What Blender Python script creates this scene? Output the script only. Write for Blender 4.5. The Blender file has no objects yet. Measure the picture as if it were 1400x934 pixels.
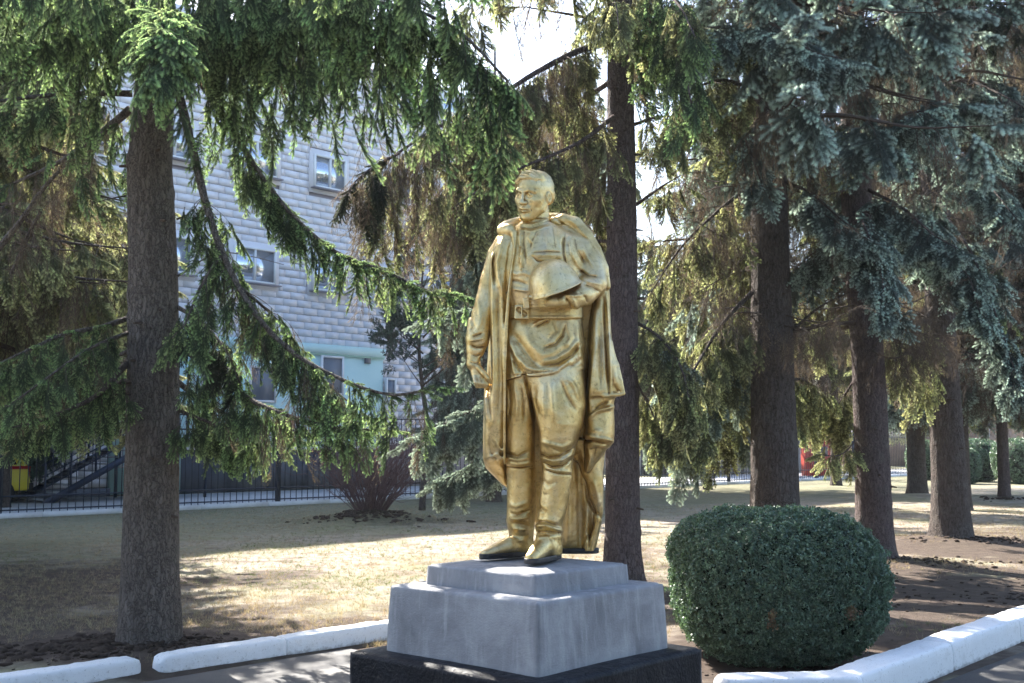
import bpy, bmesh, math, random
import numpy as np
from mathutils import Vector, Matrix, Euler, Quaternion

rng = np.random.default_rng(7)
random.seed(7)
S = bpy.context.scene
COL = S.collection

# ------------------------------------------------------------------ camera
F, CX, CY, PITCH, EYE = 1550.0, 700.0, 467.0, math.atan(141/1550), 1.6
cam = bpy.data.cameras.new('camera')
cam.sensor_width = 36; cam.lens = 36*F/1400; cam.clip_end = 2000
cam.dof.use_dof = True; cam.dof.focus_distance = 6.6; cam.dof.aperture_fstop = 10.0
camo = bpy.data.objects.new('camera', cam); COL.objects.link(camo)
camo.location = (0, 0, EYE); camo.rotation_euler = (math.pi/2 + PITCH, 0, 0)
S.camera = camo

# ------------------------------------------------------------------ sky, sun, exposure
SUN_AZ, SUN_EL = -33.0, 40.0          # degrees, azimuth measured from +Y towards +X
w = bpy.data.worlds.new('World'); S.world = w; w.use_nodes = True
nt = w.node_tree; bg = nt.nodes['Background']
sky = nt.nodes.new('ShaderNodeTexSky'); sky.sky_type = 'NISHITA'; sky.sun_disc = False
sky.sun_elevation = math.radians(SUN_EL); sky.sun_rotation = math.radians(SUN_AZ)
sky.air_density = 1.0; sky.dust_density = 1.6; sky.ozone_density = 1.0
nt.links.new(sky.outputs[0], bg.inputs[0]); bg.inputs[1].default_value = 0.115
sl = bpy.data.lights.new('sun', 'SUN'); sl.energy = 5.0; sl.angle = math.radians(0.5); sl.color = (1, .95, .87)
so = bpy.data.objects.new('sun', sl); COL.objects.link(so)
a, e = math.radians(SUN_AZ), math.radians(SUN_EL)
SUND = Vector((math.sin(a)*math.cos(e), math.cos(a)*math.cos(e), math.sin(e)))
so.rotation_euler = SUND.to_track_quat('Z', 'Y').to_euler(); so.location = (-8, 12, 14)
S.view_settings.view_transform = 'Standard'; S.view_settings.look = 'None'
S.view_settings.exposure = 2.08; S.view_settings.gamma = 1
S.render.engine = 'CYCLES'; S.cycles.max_bounces = 8; S.cycles.transparent_max_bounces = 8

# ------------------------------------------------------------------ helpers
def at(px, py, Y):
    """the point of the place that stands Y metres in front of the lens where the photograph has px, py"""
    c, up = (px-CX)/F, (CY-py)/F
    cp, sp = math.cos(PITCH), math.sin(PITCH)
    k = Y/(cp - sp*up)
    return Vector((c*k, Y, EYE + (sp + cp*up)*k))
def ground(px, py):
    c, up = (px-CX)/F, (CY-py)/F
    cp, sp = math.cos(PITCH), math.sin(PITCH)
    k = -EYE/(sp + cp*up)
    return Vector((c*k, (cp - sp*up)*k, 0))
def mesh_from(name, V, Fc, mats=(), smooth=False):
    me = bpy.data.meshes.new(name)
    V = np.asarray(V, dtype=np.float32); me.vertices.add(len(V)); me.vertices.foreach_set('co', V.ravel())
    if isinstance(Fc, np.ndarray):
        n, k = Fc.shape
        me.loops.add(n*k); me.loops.foreach_set('vertex_index', Fc.astype(np.int32).ravel())
        me.polygons.add(n); me.polygons.foreach_set('loop_start', np.arange(0, n*k, k, dtype=np.int32))
    else:
        ls = [len(f) for f in Fc]; me.loops.add(sum(ls))
        me.loops.foreach_set('vertex_index', np.array([i for f in Fc for i in f], dtype=np.int32))
        me.polygons.add(len(Fc)); me.polygons.foreach_set('loop_start', np.concatenate([[0], np.cumsum(ls)[:-1]]).astype(np.int32))
    me.update(calc_edges=True); me.validate()
    if smooth: me.polygons.foreach_set('use_smooth', np.ones(len(me.polygons), dtype=bool))
    for m in mats: me.materials.append(m)
    return me
def link(name, me, parent=None, **props):
    o = bpy.data.objects.new(name, me); COL.objects.link(o)
    if parent is not None: o.parent = parent
    for k, v in props.items(): o[k] = v
    return o
def thing(name, label, cat, loc=(0, 0, 0), rz=0, group=None, me=None):
    o = bpy.data.objects.new(name, me); COL.objects.link(o); o.location = loc; o.rotation_euler = (0, 0, rz)
    o['label'] = label; o['category'] = cat
    if group: o['group'] = group
    return o
class MB:
    """collects boxes, tubes and sheets into one mesh"""
    def __init__(s): s.v, s.f, s.n = [], [], 0
    def add(s, V, Fc):
        s.v.append(np.asarray(V, dtype=float)); s.f += [tuple(i+s.n for i in f) for f in Fc]; s.n += len(V); return s
    def box(s, c, d, rz=0, M=None):
        x, y, z = [q/2 for q in d]
        V = np.array([(i*x, j*y, k*z) for k in (-1, 1) for j in (-1, 1) for i in (-1, 1)])
        ca, sa = math.cos(rz), math.sin(rz)
        V = np.stack([V[:, 0]*ca-V[:, 1]*sa, V[:, 0]*sa+V[:, 1]*ca, V[:, 2]], 1) + np.array(c)
        return s.add(V, [(0, 2, 3, 1), (4, 5, 7, 6), (0, 1, 5, 4), (2, 6, 7, 3), (0, 4, 6, 2), (1, 3, 7, 5)])
    def tube(s, P, R, n=8, cap=True, jit=0, rg=None):
        P = [Vector(p) for p in P]; V = []; prev = None
        if not hasattr(R, '__len__'): R = [R]*len(P)
        for i, p in enumerate(P):
            t = (P[min(i+1, len(P)-1)]-P[max(i-1, 0)]).normalized()
            if prev is None: u = t.orthogonal().normalized()
            else: u = (prev - t*prev.dot(t)).normalized()
            prev = u; q = t.cross(u)
            for k in range(n):
                an = 2*math.pi*k/n; r = R[i]*(1+(rg.normal()*jit if jit else 0))
                V.append(p + u*(math.cos(an)*r) + q*(math.sin(an)*r))
        Fc = [(i*n+k, i*n+(k+1) % n, (i+1)*n+(k+1) % n, (i+1)*n+k) for i in range(len(P)-1) for k in range(n)]
        if cap: Fc += [tuple(range(n))[::-1], tuple((len(P)-1)*n+k for k in range(n))]
        return s.add([tuple(v) for v in V], Fc)
    def mesh(s, name, mat, smooth=False):
        return mesh_from(name, np.concatenate(s.v), s.f, [mat] if mat else [], smooth)
    def build(s, name, mat, parent=None, smooth=False, **props):
        return link(name, s.mesh(name, mat, smooth), parent, **props)
def bevel(o, wd, seg=2):
    m = o.modifiers.new('bevel', 'BEVEL'); m.width = wd; m.segments = seg; m.limit_method = 'ANGLE'; return o

# ------------------------------------------------------------------ materials
class N:
    """short hand for node building"""
    def __init__(s, name, rough=.8, metal=0, spec=.5):
        s.m = bpy.data.materials.new(name); s.m.use_nodes = True; s.t = s.m.node_tree
        s.b = s.t.nodes['Principled BSDF']; s.b.inputs['Roughness'].default_value = rough
        s.b.inputs['Metallic'].default_value = metal; s.b.inputs['Specular IOR Level'].default_value = spec
        s._c = None
    def new(s, ty, **kw):
        n = s.t.nodes.new(ty)
        for k, v in kw.items(): setattr(n, k, v)
        return n
    def l(s, a, b): s.t.links.new(a, b)
    def co(s, kind='Object', scale=(1, 1, 1), rot=(0, 0, 0)):
        if s._c is None: s._c = s.new('ShaderNodeTexCoord')
        m = s.new('ShaderNodeMapping'); m.inputs['Scale'].default_value = scale; m.inputs['Rotation'].default_value = rot
        s.l(s._c.outputs[kind], m.inputs[0]); return m.outputs[0]
    def noise(s, sc, det=5, rough=.6, vec=None, dist=0):
        n = s.new('ShaderNodeTexNoise'); n.inputs['Scale'].default_value = sc; n.inputs['Detail'].default_value = det
        n.inputs['Roughness'].default_value = rough; n.inputs['Distortion'].default_value = dist
        s.l(vec if vec is not None else s.co(), n.inputs['Vector']); return n.outputs['Fac']
    def ramp(s, fac, stops):
        r = s.new('ShaderNodeValToRGB'); el = r.color_ramp.elements
        while len(el) > 1: el.remove(el[0])
        el[0].position = stops[0][0]; el[0].color = (*stops[0][1], 1)
        for p, c in stops[1:]:
            q = el.new(p); q.color = (*c, 1)
        s.l(fac, r.inputs[0]); return r.outputs[0]
    def mix(s, fac, a, b, mode='MIX'):
        m = s.new('ShaderNodeMix', data_type='RGBA', blend_type=mode)
        for v, i in ((fac, 0), (a, 6), (b, 7)):
            if hasattr(v, 'links') or hasattr(v, 'is_linked'): s.l(v, m.inputs[i])
            elif i: m.inputs[i].default_value = (*v, 1)
            else: m.inputs[i].default_value = v
        return m.outputs[2]
    def math(s, op, a, b=0.5, clamp=False):
        m = s.new('ShaderNodeMath', operation=op, use_clamp=clamp)
        for v, i in ((a, 0), (b, 1)):
            if hasattr(v, 'is_linked'): s.l(v, m.inputs[i])
            else: m.inputs[i].default_value = v
        return m.outputs[0]
    def color(s, c):
        if hasattr(c, 'is_linked'): s.l(c, s.b.inputs['Base Color'])
        else: s.b.inputs['Base Color'].default_value = (*c, 1)
        return s
    def bump(s, h, strength=.3, dist=.01):
        b = s.new('ShaderNodeBump'); b.inputs['Strength'].default_value = strength; b.inputs['Distance'].default_value = dist
        s.l(h, b.inputs['Height']); s.l(b.outputs[0], s.b.inputs['Normal']); return s
    def rough(s, r):
        s.l(r, s.b.inputs['Roughness']); return s
def grey(v): return (v, v, v)
# ------------------------------------------------------------------ sculpting with distance fields (statue units: 1 = 4.19 mm)
GAIN = 1.4
class Vol:
    def __init__(s, lo, hi, st):
        s.lo = np.array(lo, float); s.st = st
        n = np.ceil((np.array(hi)-s.lo)/st).astype(int)+1
        s.ax = [(s.lo[i]+np.arange(n[i])*st).astype(np.float32) for i in range(3)]
        s.F = np.full(n, 30, np.float32)
    def sub(s, lo, hi):
        sl = []
        for i in range(3):
            a_ = max(0, int((lo[i]-s.lo[i])/s.st)); b_ = min(len(s.ax[i]), int((hi[i]-s.lo[i])/s.st)+2)
            sl.append(slice(a_, max(a_, b_)))
        return tuple(sl), s.ax[0][sl[0]][:, None, None], s.ax[1][sl[1]][None, :, None], s.ax[2][sl[2]][None, None, :]
    def put(s, sl, d, k, mode='add'):
        f = s.F[sl]
        if f.size == 0: return
        if mode == 'cut': d, f = -d, f; h = np.clip(.5-.5*(d-f)/k, 0, 1); s.F[sl] = d*(1-h)+f*h + k*h*(1-h); return
        h = np.clip(.5+.5*(d-f)/k, 0, 1); s.F[sl] = d*(1-h)+f*h - k*h*(1-h)
    def cone(s, a, b, ra, rb, k=3, mode='add', sw=1.0):
        a = np.array(a, float); b = np.array(b, float); m = max(ra, rb)*max(1, 1/sw)+k+4
        sl, X, Y, W = s.sub(np.minimum(a, b)-m, np.maximum(a, b)+m)
        ba = (b-a)*np.array([1, 1, sw]); q = max(float(ba@ba), 1e-6)
        px, py, pw = X-a[0], Y-a[1], (W-a[2])*sw
        t = np.clip((px*ba[0]+py*ba[1]+pw*ba[2])/q, 0, 1)
        d = np.sqrt((px-t*ba[0])**2+(py-t*ba[1])**2+(pw-t*ba[2])**2)-(ra+(rb-ra)*t)
        s.put(sl, d.astype(np.float32), k, mode)
    def chain(s, pts, k=3, mode='add', sw=1.0):
        P = np.array(pts, float); m = P[:, 3].max()*max(1, 1/sw)+k+4
        sl, X, Y, W = s.sub(P[:, :3].min(0)-m, P[:, :3].max(0)+m); D = None
        for p, q in zip(P[:-1], P[1:]):
            ba = (q-p)[:3]*np.array([1, 1, sw]); qq = max(float(ba@ba), 1e-6)
            px, py, pw = X-p[0], Y-p[1], (W-p[2])*sw
            t = np.clip((px*ba[0]+py*ba[1]+pw*ba[2])/qq, 0, 1)
            d = np.sqrt((px-t*ba[0])**2+(py-t*ba[1])**2+(pw-t*ba[2])**2)-(p[3]+(q[3]-p[3])*t)
            if D is None: D = d
            else:
                kk = min(1.5, .4*min(p[3], q[3])+.05); h = np.clip(.5+.5*(D-d)/kk, 0, 1); D = D*(1-h)+d*h-kk*h*(1-h)
        s.put(sl, D.astype(np.float32), k, mode)
    def ell(s, c, r, k=3, mode='add', rot=None):
        m = max(r)+k+4; sl, X, Y, W = s.sub(np.array(c)-m, np.array(c)+m)
        p = [X-c[0], Y-c[1], W-c[2]]
        if rot is not None:
            R = np.array(Euler([math.radians(q) for q in rot]).to_matrix())
            p = [R[i, 0]*p[0]+R[i, 1]*p[1]+R[i, 2]*p[2] for i in range(3)]
        q = np.sqrt((p[0]/r[0])**2+(p[1]/r[1])**2+(p[2]/r[2])**2)
        q2 = np.sqrt((p[0]/r[0]**2)**2+(p[1]/r[1]**2)**2+(p[2]/r[2]**2)**2)+1e-6
        s.put(sl, (q*(q-1)/q2).astype(np.float32), k, mode)
    def stack(s, rows, k=3, n=2.3, cap=3, soft=4, mode='add'):
        R = np.array(rows, float); y0, y1 = R[0, 0], R[-1, 0]; m = 8
        sl, X, Y, W = s.sub((R[:, 1].min()-m, y0-m, R[:, 3].min()-m), (R[:, 2].max()+m, y1+m, R[:, 4].max()+m))
        y = Y.ravel(); yd = np.arange(y0-20, y1+20, .5); ker = np.exp(-np.linspace(-2, 2, int(soft*4)+1)**2); ker /= ker.sum()
        c = []
        for i in range(1, 5):
            v = np.interp(yd, R[:, 0], R[:, i]); p = len(ker)//2
            v = np.convolve(np.pad(v, p, mode='edge'), ker, 'valid'); c.append(np.interp(y, yd, v)[None, :, None])
        cx, hx, cw, hw = (c[0]+c[1])/2, np.maximum((c[1]-c[0])/2, .5), (c[2]+c[3])/2, np.maximum((c[3]-c[2])/2, .5)
        ax_, aw = np.abs(X-cx)/hx, np.abs(W-cw)/hw
        q = (ax_**n+aw**n)**(1/n)+1e-6
        g = np.sqrt((ax_/q)**(2*n-2)/hx**2+(aw/q)**(2*n-2)/hw**2)+1e-6
        d = (q-1)/g
        e_ = np.maximum(y0-Y, Y-y1)+cap
        d = np.where(e_ > 0, np.sqrt(np.maximum(d+cap, 0)**2+e_**2)-cap, d) if cap else np.maximum(d, np.maximum(y0-Y, Y-y1))
        s.put(sl, np.minimum(d, 30).astype(np.float32), k, mode)
    def stroke(s, pts, width, amp, w0=-999, w1=999):
        P = np.array(pts, float); m = width*2.2
        sl, X, Y, W = s.sub((P[:, 0].min()-m, P[:, 1].min()-m, max(w0, s.lo[2])), (P[:, 0].max()+m, P[:, 1].max()+m, min(w1, 999)))
        if s.F[sl].size == 0: return
        X, Y = X[:, :, 0], Y[:, :, 0]; best = np.full((X.shape[0], Y.shape[1]), 1e9); tt = np.zeros_like(best); L = len(P)-1
        for i in range(L):
            ba = P[i+1]-P[i]; q = ba@ba+1e-6
            t = np.clip(((X-P[i, 0])*ba[0]+(Y-P[i, 1])*ba[1])/q, 0, 1)
            d2 = (X-P[i, 0]-t*ba[0])**2+(Y-P[i, 1]-t*ba[1])**2
            u = d2 < best; best = np.where(u, d2, best); tt = np.where(u, (i+t)/L, tt)
        prof = np.exp(-best/width**2)*np.clip(4*np.minimum(tt+.08, 1.08-tt), 0, 1)*amp*GAIN
        wf = np.clip((W-w0)/6, 0, 1) if w0 > -900 else 1
        s.F[sl] -= (prof[:, :, None]*wf).astype(np.float32)
    def nets(s):
        Fv = s.F; n = Fv.shape; ins = Fv < 0
        cnt = np.zeros(tuple(q-1 for q in n), np.int8)
        for i in (0, 1):
            for j in (0, 1):
                for k in (0, 1): cnt += ins[i:n[0]-1+i, j:n[1]-1+j, k:n[2]-1+k]
        act = np.argwhere((cnt > 0) & (cnt < 8)); idx = np.full(cnt.shape, -1, np.int32); idx[tuple(act.T)] = np.arange(len(act))
        c = {}
        for i in (0, 1):
            for j in (0, 1):
                for k in (0, 1): c[i, j, k] = Fv[act[:, 0]+i, act[:, 1]+j, act[:, 2]+k]
        ps = np.zeros((len(act), 3)); wn = np.zeros(len(act))
        for p in c:
            for ax in range(3):
                if p[ax]: continue
                q = list(p); q[ax] = 1; A, B = c[p], c[tuple(q)]; m = (A < 0) != (B < 0)
                t = np.where(m, A/np.where(m, A-B, 1), 0); pt = np.tile(np.array(p, float), (len(act), 1)); pt[:, ax] = t
                ps[m] += pt[m]; wn += m
        V = (act+ps/wn[:, None])*s.st+s.lo
        Q = []
        for ax in range(3):
            b_, c_ = (ax+1) % 3, (ax+2) % 3
            sa = [slice(None)]*3; sb = [slice(None)]*3; sa[ax] = slice(0, n[ax]-1); sb[ax] = slice(1, n[ax])
            A, B = ins[tuple(sa)], ins[tuple(sb)]; E = np.argwhere(A != B)
            E = E[(E[:, b_] > 0) & (E[:, c_] > 0) & (E[:, b_] < n[b_]-1) & (E[:, c_] < n[c_]-1)]
            fl = A[tuple(E.T)]; co = []
            for db, dc in ((1, 1), (0, 1), (0, 0), (1, 0)):
                e2 = E.copy(); e2[:, b_] -= db; e2[:, c_] -= dc; co.append(idx[tuple(e2.T)])
            q = np.stack(co, 1); q[~fl] = q[~fl][:, ::-1]; Q.append(q)
        return V, np.concatenate(Q)

WS = .00419; Y0 = 6.5
def to_world(V):
    """statue units -> metres on the plinth"""
    Yv = Y0 - V[:, 2]*WS; c, up = (V[:, 0]-CX)/F, (CY-V[:, 1])/F
    cp, sp = math.cos(PITCH), math.sin(PITCH); k = Yv/(cp-sp*up)
    return np.stack([c*k, Yv, EYE+(sp+cp*up)*k], 1)
SOLEZ = .943
def relax(V, Q, it=1, lam=.5):
    E = np.concatenate([Q[:, [0, 1]], Q[:, [1, 2]], Q[:, [2, 3]], Q[:, [3, 0]]])
    for _ in range(it):
        A = np.zeros_like(V); c = np.zeros(len(V))
        for i in range(3): A[:, i] = np.bincount(E[:, 0], V[E[:, 1], i], len(V))+np.bincount(E[:, 1], V[E[:, 0], i], len(V))
        c = np.bincount(E[:, 0], minlength=len(V))+np.bincount(E[:, 1], minlength=len(V)); V = V+(A/np.maximum(c, 1)[:, None]-V)*lam
    return V
def field_noise(V, sc, seed=0):
    r = np.random.default_rng(seed); o = 0
    for i in range(14):
        d = r.normal(size=3); d /= np.linalg.norm(d); o = o+np.sin(V@d*sc*r.uniform(.6, 1.7)+r.uniform(0, 6.3)+1.7*np.sin(V@r.normal(size=3)*sc*.5))
    return o/14
def z1(*p): return [(640+x/5.19, 225+y/5.19) for x, y in p]
def z2(*p): return [(640+x/5.19, 395+y/5.19) for x, y in p]
def z3(*p): return [(630+x/5.19, 600+y/5.19) for x, y in p]

# ---- body: tunic, breeches, boots, arms and hands in one surface
def make_body():
    v = Vol((628, 290, -100), (840, 778, 92), 1.0)
    # legs: breeches and boots
    v.stack([(505, 690, 738, -48, 14), (530, 690, 740, -50, 14), (560, 690, 732, -52, 9), (590, 690, 732, -52, 5), (612, 691, 731.5, -52, 2), (632, 691, 732, -52, 0), (640, 694, 731, -54, -4)], k=1, n=2.2)
    v.stack([(630, 691.5, 731, -60, -8), (655, 693, 733, -66, -14), (680, 693, 734, -68, -18), (696, 693, 733, -70, -20), (712, 692, 731, -72, -22), (726, 695, 730, -72, -24), (742, 697, 729, -72, -28), (756, 698, 729, -72, -30)], k=1.5, n=2.1)
    v.stack([(500, 719, 797, -38, 26), (525, 720, 800, -38, 29), (555, 724, 801, -38, 33), (580, 731, 797, -38, 34), (600, 734.5, 791, -38, 31), (618, 736.5, 786, -36, 24), (632, 739, 783, -34, 20), (640, 742, 781, -32, 16)], k=1, n=2.2)
    v.stack([(628, 741, 783, -34, 18), (650, 741, 782, -33, 16), (675, 738.5, 779, -33, 13), (695, 736.5, 775, -33, 12), (708, 735, 772, -32, 12), (716, 733, 768.5, -30, 14), (735, 733, 768, -28, 18), (768, 730, 768, -28, 18)], k=1.5, n=2.1)
    # seat
    v.stack([(470, 692, 798, -46, 22), (505, 692, 799, -46, 22), (530, 698, 796, -46, 14), (545, 712, 770, -40, -6)], k=3)
    # feet
    v.chain([(716, 748, -50, 14), (694, 748, -28, 13), (676, 754, -14, 9.5), (664, 758, -4, 7)], k=5)
    v.chain([(752, 750, -6, 16), (742, 748, 24, 14), (733, 757, 42, 11.5), (727, 764, 56, 9.5)], k=5)
    # tunic skirt with its hem
    sk = Vol((680, 425, -70), (812, 530, 50), 1.0)
    sk.stack([(428, 693, 795, -40, 17), (445, 690, 797, -44, 21), (470, 688, 800, -46, 25), (495, 687.5, 800.5, -47, 27), (530, 687, 801, -48, 28)], k=.1, n=2.35, cap=0)
    X, Yg, W = sk.ax[0][:, None, None], sk.ax[1][None, :, None], sk.ax[2][None, None, :]
    hem = 518.5-(X-692)*.125 + 1.3*np.sin(X*.13)
    sk.F = np.maximum(sk.F, (Yg-hem)*.98)
    Z2s = sk.stroke
    Z2s(z2((275, 340), (330, 470), (420, 560), (520, 585)), 4.2, 3.0, -10); Z2s(z2((330, 330), (400, 430), (450, 500), (495, 540)), 4.4, -3.2, -10)
    Z2s(z2((400, 300), (450, 400), (520, 470), (600, 455), (700, 380)), 6, 2.2, -10)
    Z2s(z2((540, 415), (620, 390), (670, 330), (690, 260)), 1.8, -2.0, -10); Z2s(z2((530, 520), (620, 500), (720, 440), (770, 370)), 3.0, 2.6, -10)
    Z2s(z2((530, 550), (640, 530), (740, 470), (790, 400)), 2.2, -2.6, -10); Z2s(z2((560, 600), (640, 575), (720, 510)), 3.0, 2.4, -10)
    Z2s(z2((460, 260), (500, 235), (560, 212)), 1.8, 2.2, -10); Z2s(z2((480, 270), (530, 245), (570, 222)), 1.4, -1.6, -10)
    Z2s(z2((590, 215), (620, 300), (560, 380)), 3, -1.2, -10); Z2s(z2((700, 230), (730, 340), (700, 420)), 3, 1.6, -10); Z2s(z2((770, 230), (790, 400), (800, 520)), 3.4, 2, -10)
    Z2s(z2((300, 420), (330, 520), (390, 610)), 2.4, -2.2, -10); Z2s(z2((310, 500), (320, 580), (340, 620)), 2, 1.4, -10); Z2s(z2((650, 600), (720, 560), (800, 500)), 2.2, -1.4, -10)
    Z2s([(694, 514.5), (744, 508.5), (797, 500.5)], 1.0, -.9, -10)
    sl = tuple(slice(int(round(sk.lo[i]-v.lo[i])), int(round(sk.lo[i]-v.lo[i]))+sk.F.shape[i]) for i in range(3))
    v.put(sl, sk.F[tuple(slice(0, v.F[sl].shape[i]) for i in range(3))], .8)
    # chest and shoulders
    v.stack([(303, 712, 752, -34, 0), (313, 700, 772, -40, 8), (323, 688, 792, -44, 16), (342, 678, 806, -48, 20), (368, 680, 804, -48, 26), (398, 686, 800, -46, 27), (418, 691, 797, -42, 22), (434, 692, 796, -42, 20)], k=2, n=2.3)
    v.ell((730, 352, 2), (28, 22, 24), 6); v.ell((775, 352, 0), (22, 20, 20), 6)
    # neck and the stand collar
    v.cone((731, 285, -20), (733, 312, -22), 15.5, 17.5, 2)
    v.stack([(299, 713, 750, -40, -1), (305, 712, 752, -41, 1), (311, 710, 755, -42, 3), (316, 708, 758, -42, 4)], k=1, cap=1)
    for p_, a_ in (((303, 712, 750), 1.4), ((308, 712, 752), -1.2), ((312, 713, 752), 1.2)):
        v.stroke([(p_[1], p_[0]+3), (728, p_[0]+4), (p_[2], p_[0]-3)], 1.3, a_, -20)
    # his left arm, bent round the helmet
    v.chain([(772, 322, -22, 17), (798, 342, -20, 21), (808, 366, -12, 21), (811, 387, 2, 19), (797, 402, 20, 17.5), (785, 408, 30, 14.5), (777, 409, 35, 12)], k=5)
    v.chain([(777, 409, 35, 9.5), (767, 411, 40, 9.5)], k=1.2)
    v.chain([(768, 411, 40, 8.5), (757, 412, 43, 8.5), (748, 412, 45, 8)], k=2, sw=1.2)
    for i in range(4):
        yy = 405+i*4.1
        v.chain([(750, yy+1, 46-i*.8, 3.4), (738, yy+1, 52-i, 3.1), (728+i*.6, yy+1.4, 53-i*1.2, 2.8), (720+i*1.8, yy+1, 50-i, 2.4)], k=.8)
    v.chain([(758, 405, 42, 4.2), (749, 400, 36, 3.6), (741, 399, 34, 3)], k=1.5)
    # his right arm, hanging, the hand half closed
    v.chain([(690, 334, -24, 15), (683, 350, -22, 17), (672, 385, -16, 16), (664, 420, -10, 15.5), (655.5, 445, -6, 16.5), (652.5, 464, -2, 16.5), (650, 478, 0, 13), (647.5, 488, 2, 9.5)], k=5)
    v.chain([(647.5, 488, 2, 8.6), (647, 497, 3, 9.8)], k=1.0)
    v.chain([(648.5, 498, 4, 7.4), (652, 510, 5, 8.2), (656, 518, 6, 8.4)], k=2.5, sw=1.15)
    for i in range(4):
        x0 = 649+i*4.9
        v.chain([(x0, 515+i*1.3, 9+i*.8, 3.6), (x0+1.8, 523+i*.8, 15-i, 3.2), (x0+3.4, 528, 11-i, 3.0), (x0+4.4, 527-i*.5, 3, 2.8)], k=.7)
    v.chain([(654, 502, 10, 4), (661, 510, 15, 3.5), (667, 517, 16, 3.1), (671.5, 523, 13, 2.6)], k=1.3)
    v.stroke([(717, 512), (721, 530), (728, 560), (735, 590), (736, 615)], 2.6, -4.5, -30)
    # folds traced on the cloth
    st = v.stroke
    for pts, wd, am in [
        (z1((372, 420), (365, 520), (380, 640), (375, 760)), 2.0, 1.8), (z1((400, 450), (395, 560), (410, 700)), 1.6, -1.5),
        (z1((450, 470), (430, 520), (460, 560)), 2.0, 1.6), (z1((490, 470), (455, 540), (440, 600)), 1.8, -1.4),
        (z1((390, 590), (370, 640), (372, 720)), 2.2, 1.8), (z1((450, 625), (560, 618), (670, 622)), 1.2, -1.4), (z1((455, 640), (560, 640), (665, 640)), 3.0, 1.3),
        (z1((452, 650), (490, 685), (540, 692), (600, 680), (670, 668)), 1.3, -1.7), (z1((690, 490), (676, 560), (678, 640), (700, 720)), 2.0, -2.8),
        (z1((650, 480), (655, 560)), 2.5, 1.2), (z1((560, 470), (570, 580)), 3, 1.0), (z1((600, 440), (620, 600)), 1.6, -1.0),
        (z1((720, 520), (735, 620), (780, 720)), 2.4, 2.0), (z1((750, 510), (770, 600), (830, 700)), 2.2, -2.0), (z1((800, 560), (850, 660), (900, 740)), 2.4, 1.8),
        (z1((780, 740), (850, 790), (930, 800)), 2.0, -2.0), (z1((800, 800), (860, 830), (940, 850)), 2.2, 2.0), (z1((820, 850), (880, 870), (930, 900)), 1.8, -1.8),
        (z2((700, 40), (760, 50), (830, 40)), 2, 1.6), (z2((690, 60), (720, 100), (730, 150)), 2.0, -2.4), (z2((740, 60), (760, 110), (780, 150)), 2.4, 1.4), (z2((790, 20), (830, 60), (850, 100)), 1.8, -1.4),
        (z1((300, 760), (340, 780), (400, 770), (440, 790)), 2.2, 1.2), (z1((300, 820), (360, 830), (420, 850)), 2.0, -1.4), (z1((310, 880), (370, 890), (430, 900)), 2.2, 1.4),
        (z2((30, 340), (60, 330), (100, 315)), 1.6, -2.0), (z2((20, 400), (60, 415), (120, 410)), 1.5, -2.6), (z2((10, 370), (60, 360), (110, 350)), 2.2, 1.6),
        (z2((20, 180), (40, 260), (20, 300)), 2.2, -1.6), (z2((60, 60), (90, 200), (70, 300)), 3.2, 1.4), (z2((30, 470), (60, 480), (90, 465)), 1.2, -1.2), (z2((10, 520), (50, 530), (80, 520)), 1.2, -1.2),
        (z2((290, 680), (300, 800), (290, 920)), 2.2, -1.6), (z2((330, 690), (350, 820), (340, 930)), 2.4, 1.6), (z2((375, 690), (395, 800), (400, 930)), 2.4, -2.2), (z2((420, 700), (430, 800), (450, 920)), 2.4, 1.4),
        (z2((480, 680), (470, 780), (500, 900)), 3.0, -1.8), (z2((540, 690), (530, 800), (540, 930)), 3.4, 1.4), (z2((590, 660), (600, 780), (610, 930)), 3.6, 1.8), (z2((660, 660), (700, 760), (760, 860)), 2.6, -2.2), (z2((720, 640), (760, 700), (790, 790)), 2.6, 1.6),
        (z3((560, 20), (640, 40), (720, 60), (790, 30)), 3.0, 2.0), (z3((555, 100), (620, 130), (700, 120), (800, 60)), 2.2, -3.0), (z3((590, 130), (650, 160), (730, 150), (790, 110)), 2.4, 2.2), (z3((590, 170), (650, 195), (720, 190), (780, 150)), 1.8, -2.6),
        (z3((600, 205), (680, 225), (780, 235)), 2.0, 1.6), (z3((610, 225), (690, 245), (790, 255)), 1.2, -1.8), (z3((640, 60), (700, 90), (790, 80)), 2, -1.4), (z3((320, 100), (400, 130), (480, 90)), 2.4, -2.0), (z3((310, 130), (400, 150), (500, 130)), 2.4, 1.8), (z3((320, 195), (420, 205), (520, 190)), 1.4, -1.8), (z3((315, 170), (400, 185), (510, 165)), 2.2, 1.6),
        (z3((310, 460), (390, 480), (480, 450)), 2.6, 1.2), (z3((320, 520), (400, 540), (500, 500)), 2.0, -1.9), (z3((300, 560), (380, 570), (500, 560)), 2.8, 2.2), (z3((305, 600), (390, 600), (500, 620)), 1.9, -2.0), (z3((305, 630), (390, 640), (510, 650)), 2.6, 2.0), (z3((310, 665), (400, 690), (520, 690)), 1.8, -2.0), (z3((320, 690), (400, 720), (500, 730)), 2.4, 1.4),
        (z3((545, 480), (600, 520), (580, 580)), 3.2, -1.4), (z3((530, 590), (600, 585), (700, 620)), 1.9, -2.2), (z3((525, 620), (600, 615), (710, 650)), 2.4, 2.2), (z3((525, 665), (610, 655), (715, 670)), 1.8, -2.2), (z3((530, 700), (600, 690), (700, 700)), 2.4, 1.2), (z3((570, 280), (620, 330), (680, 300)), 3.0, -1.0), (z3((600, 380), (590, 480)), 3.4, -1.2), (z3((690, 660), (700, 780)), 1.2, -1.0)]:
        st(pts, wd, am, -30)
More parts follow.
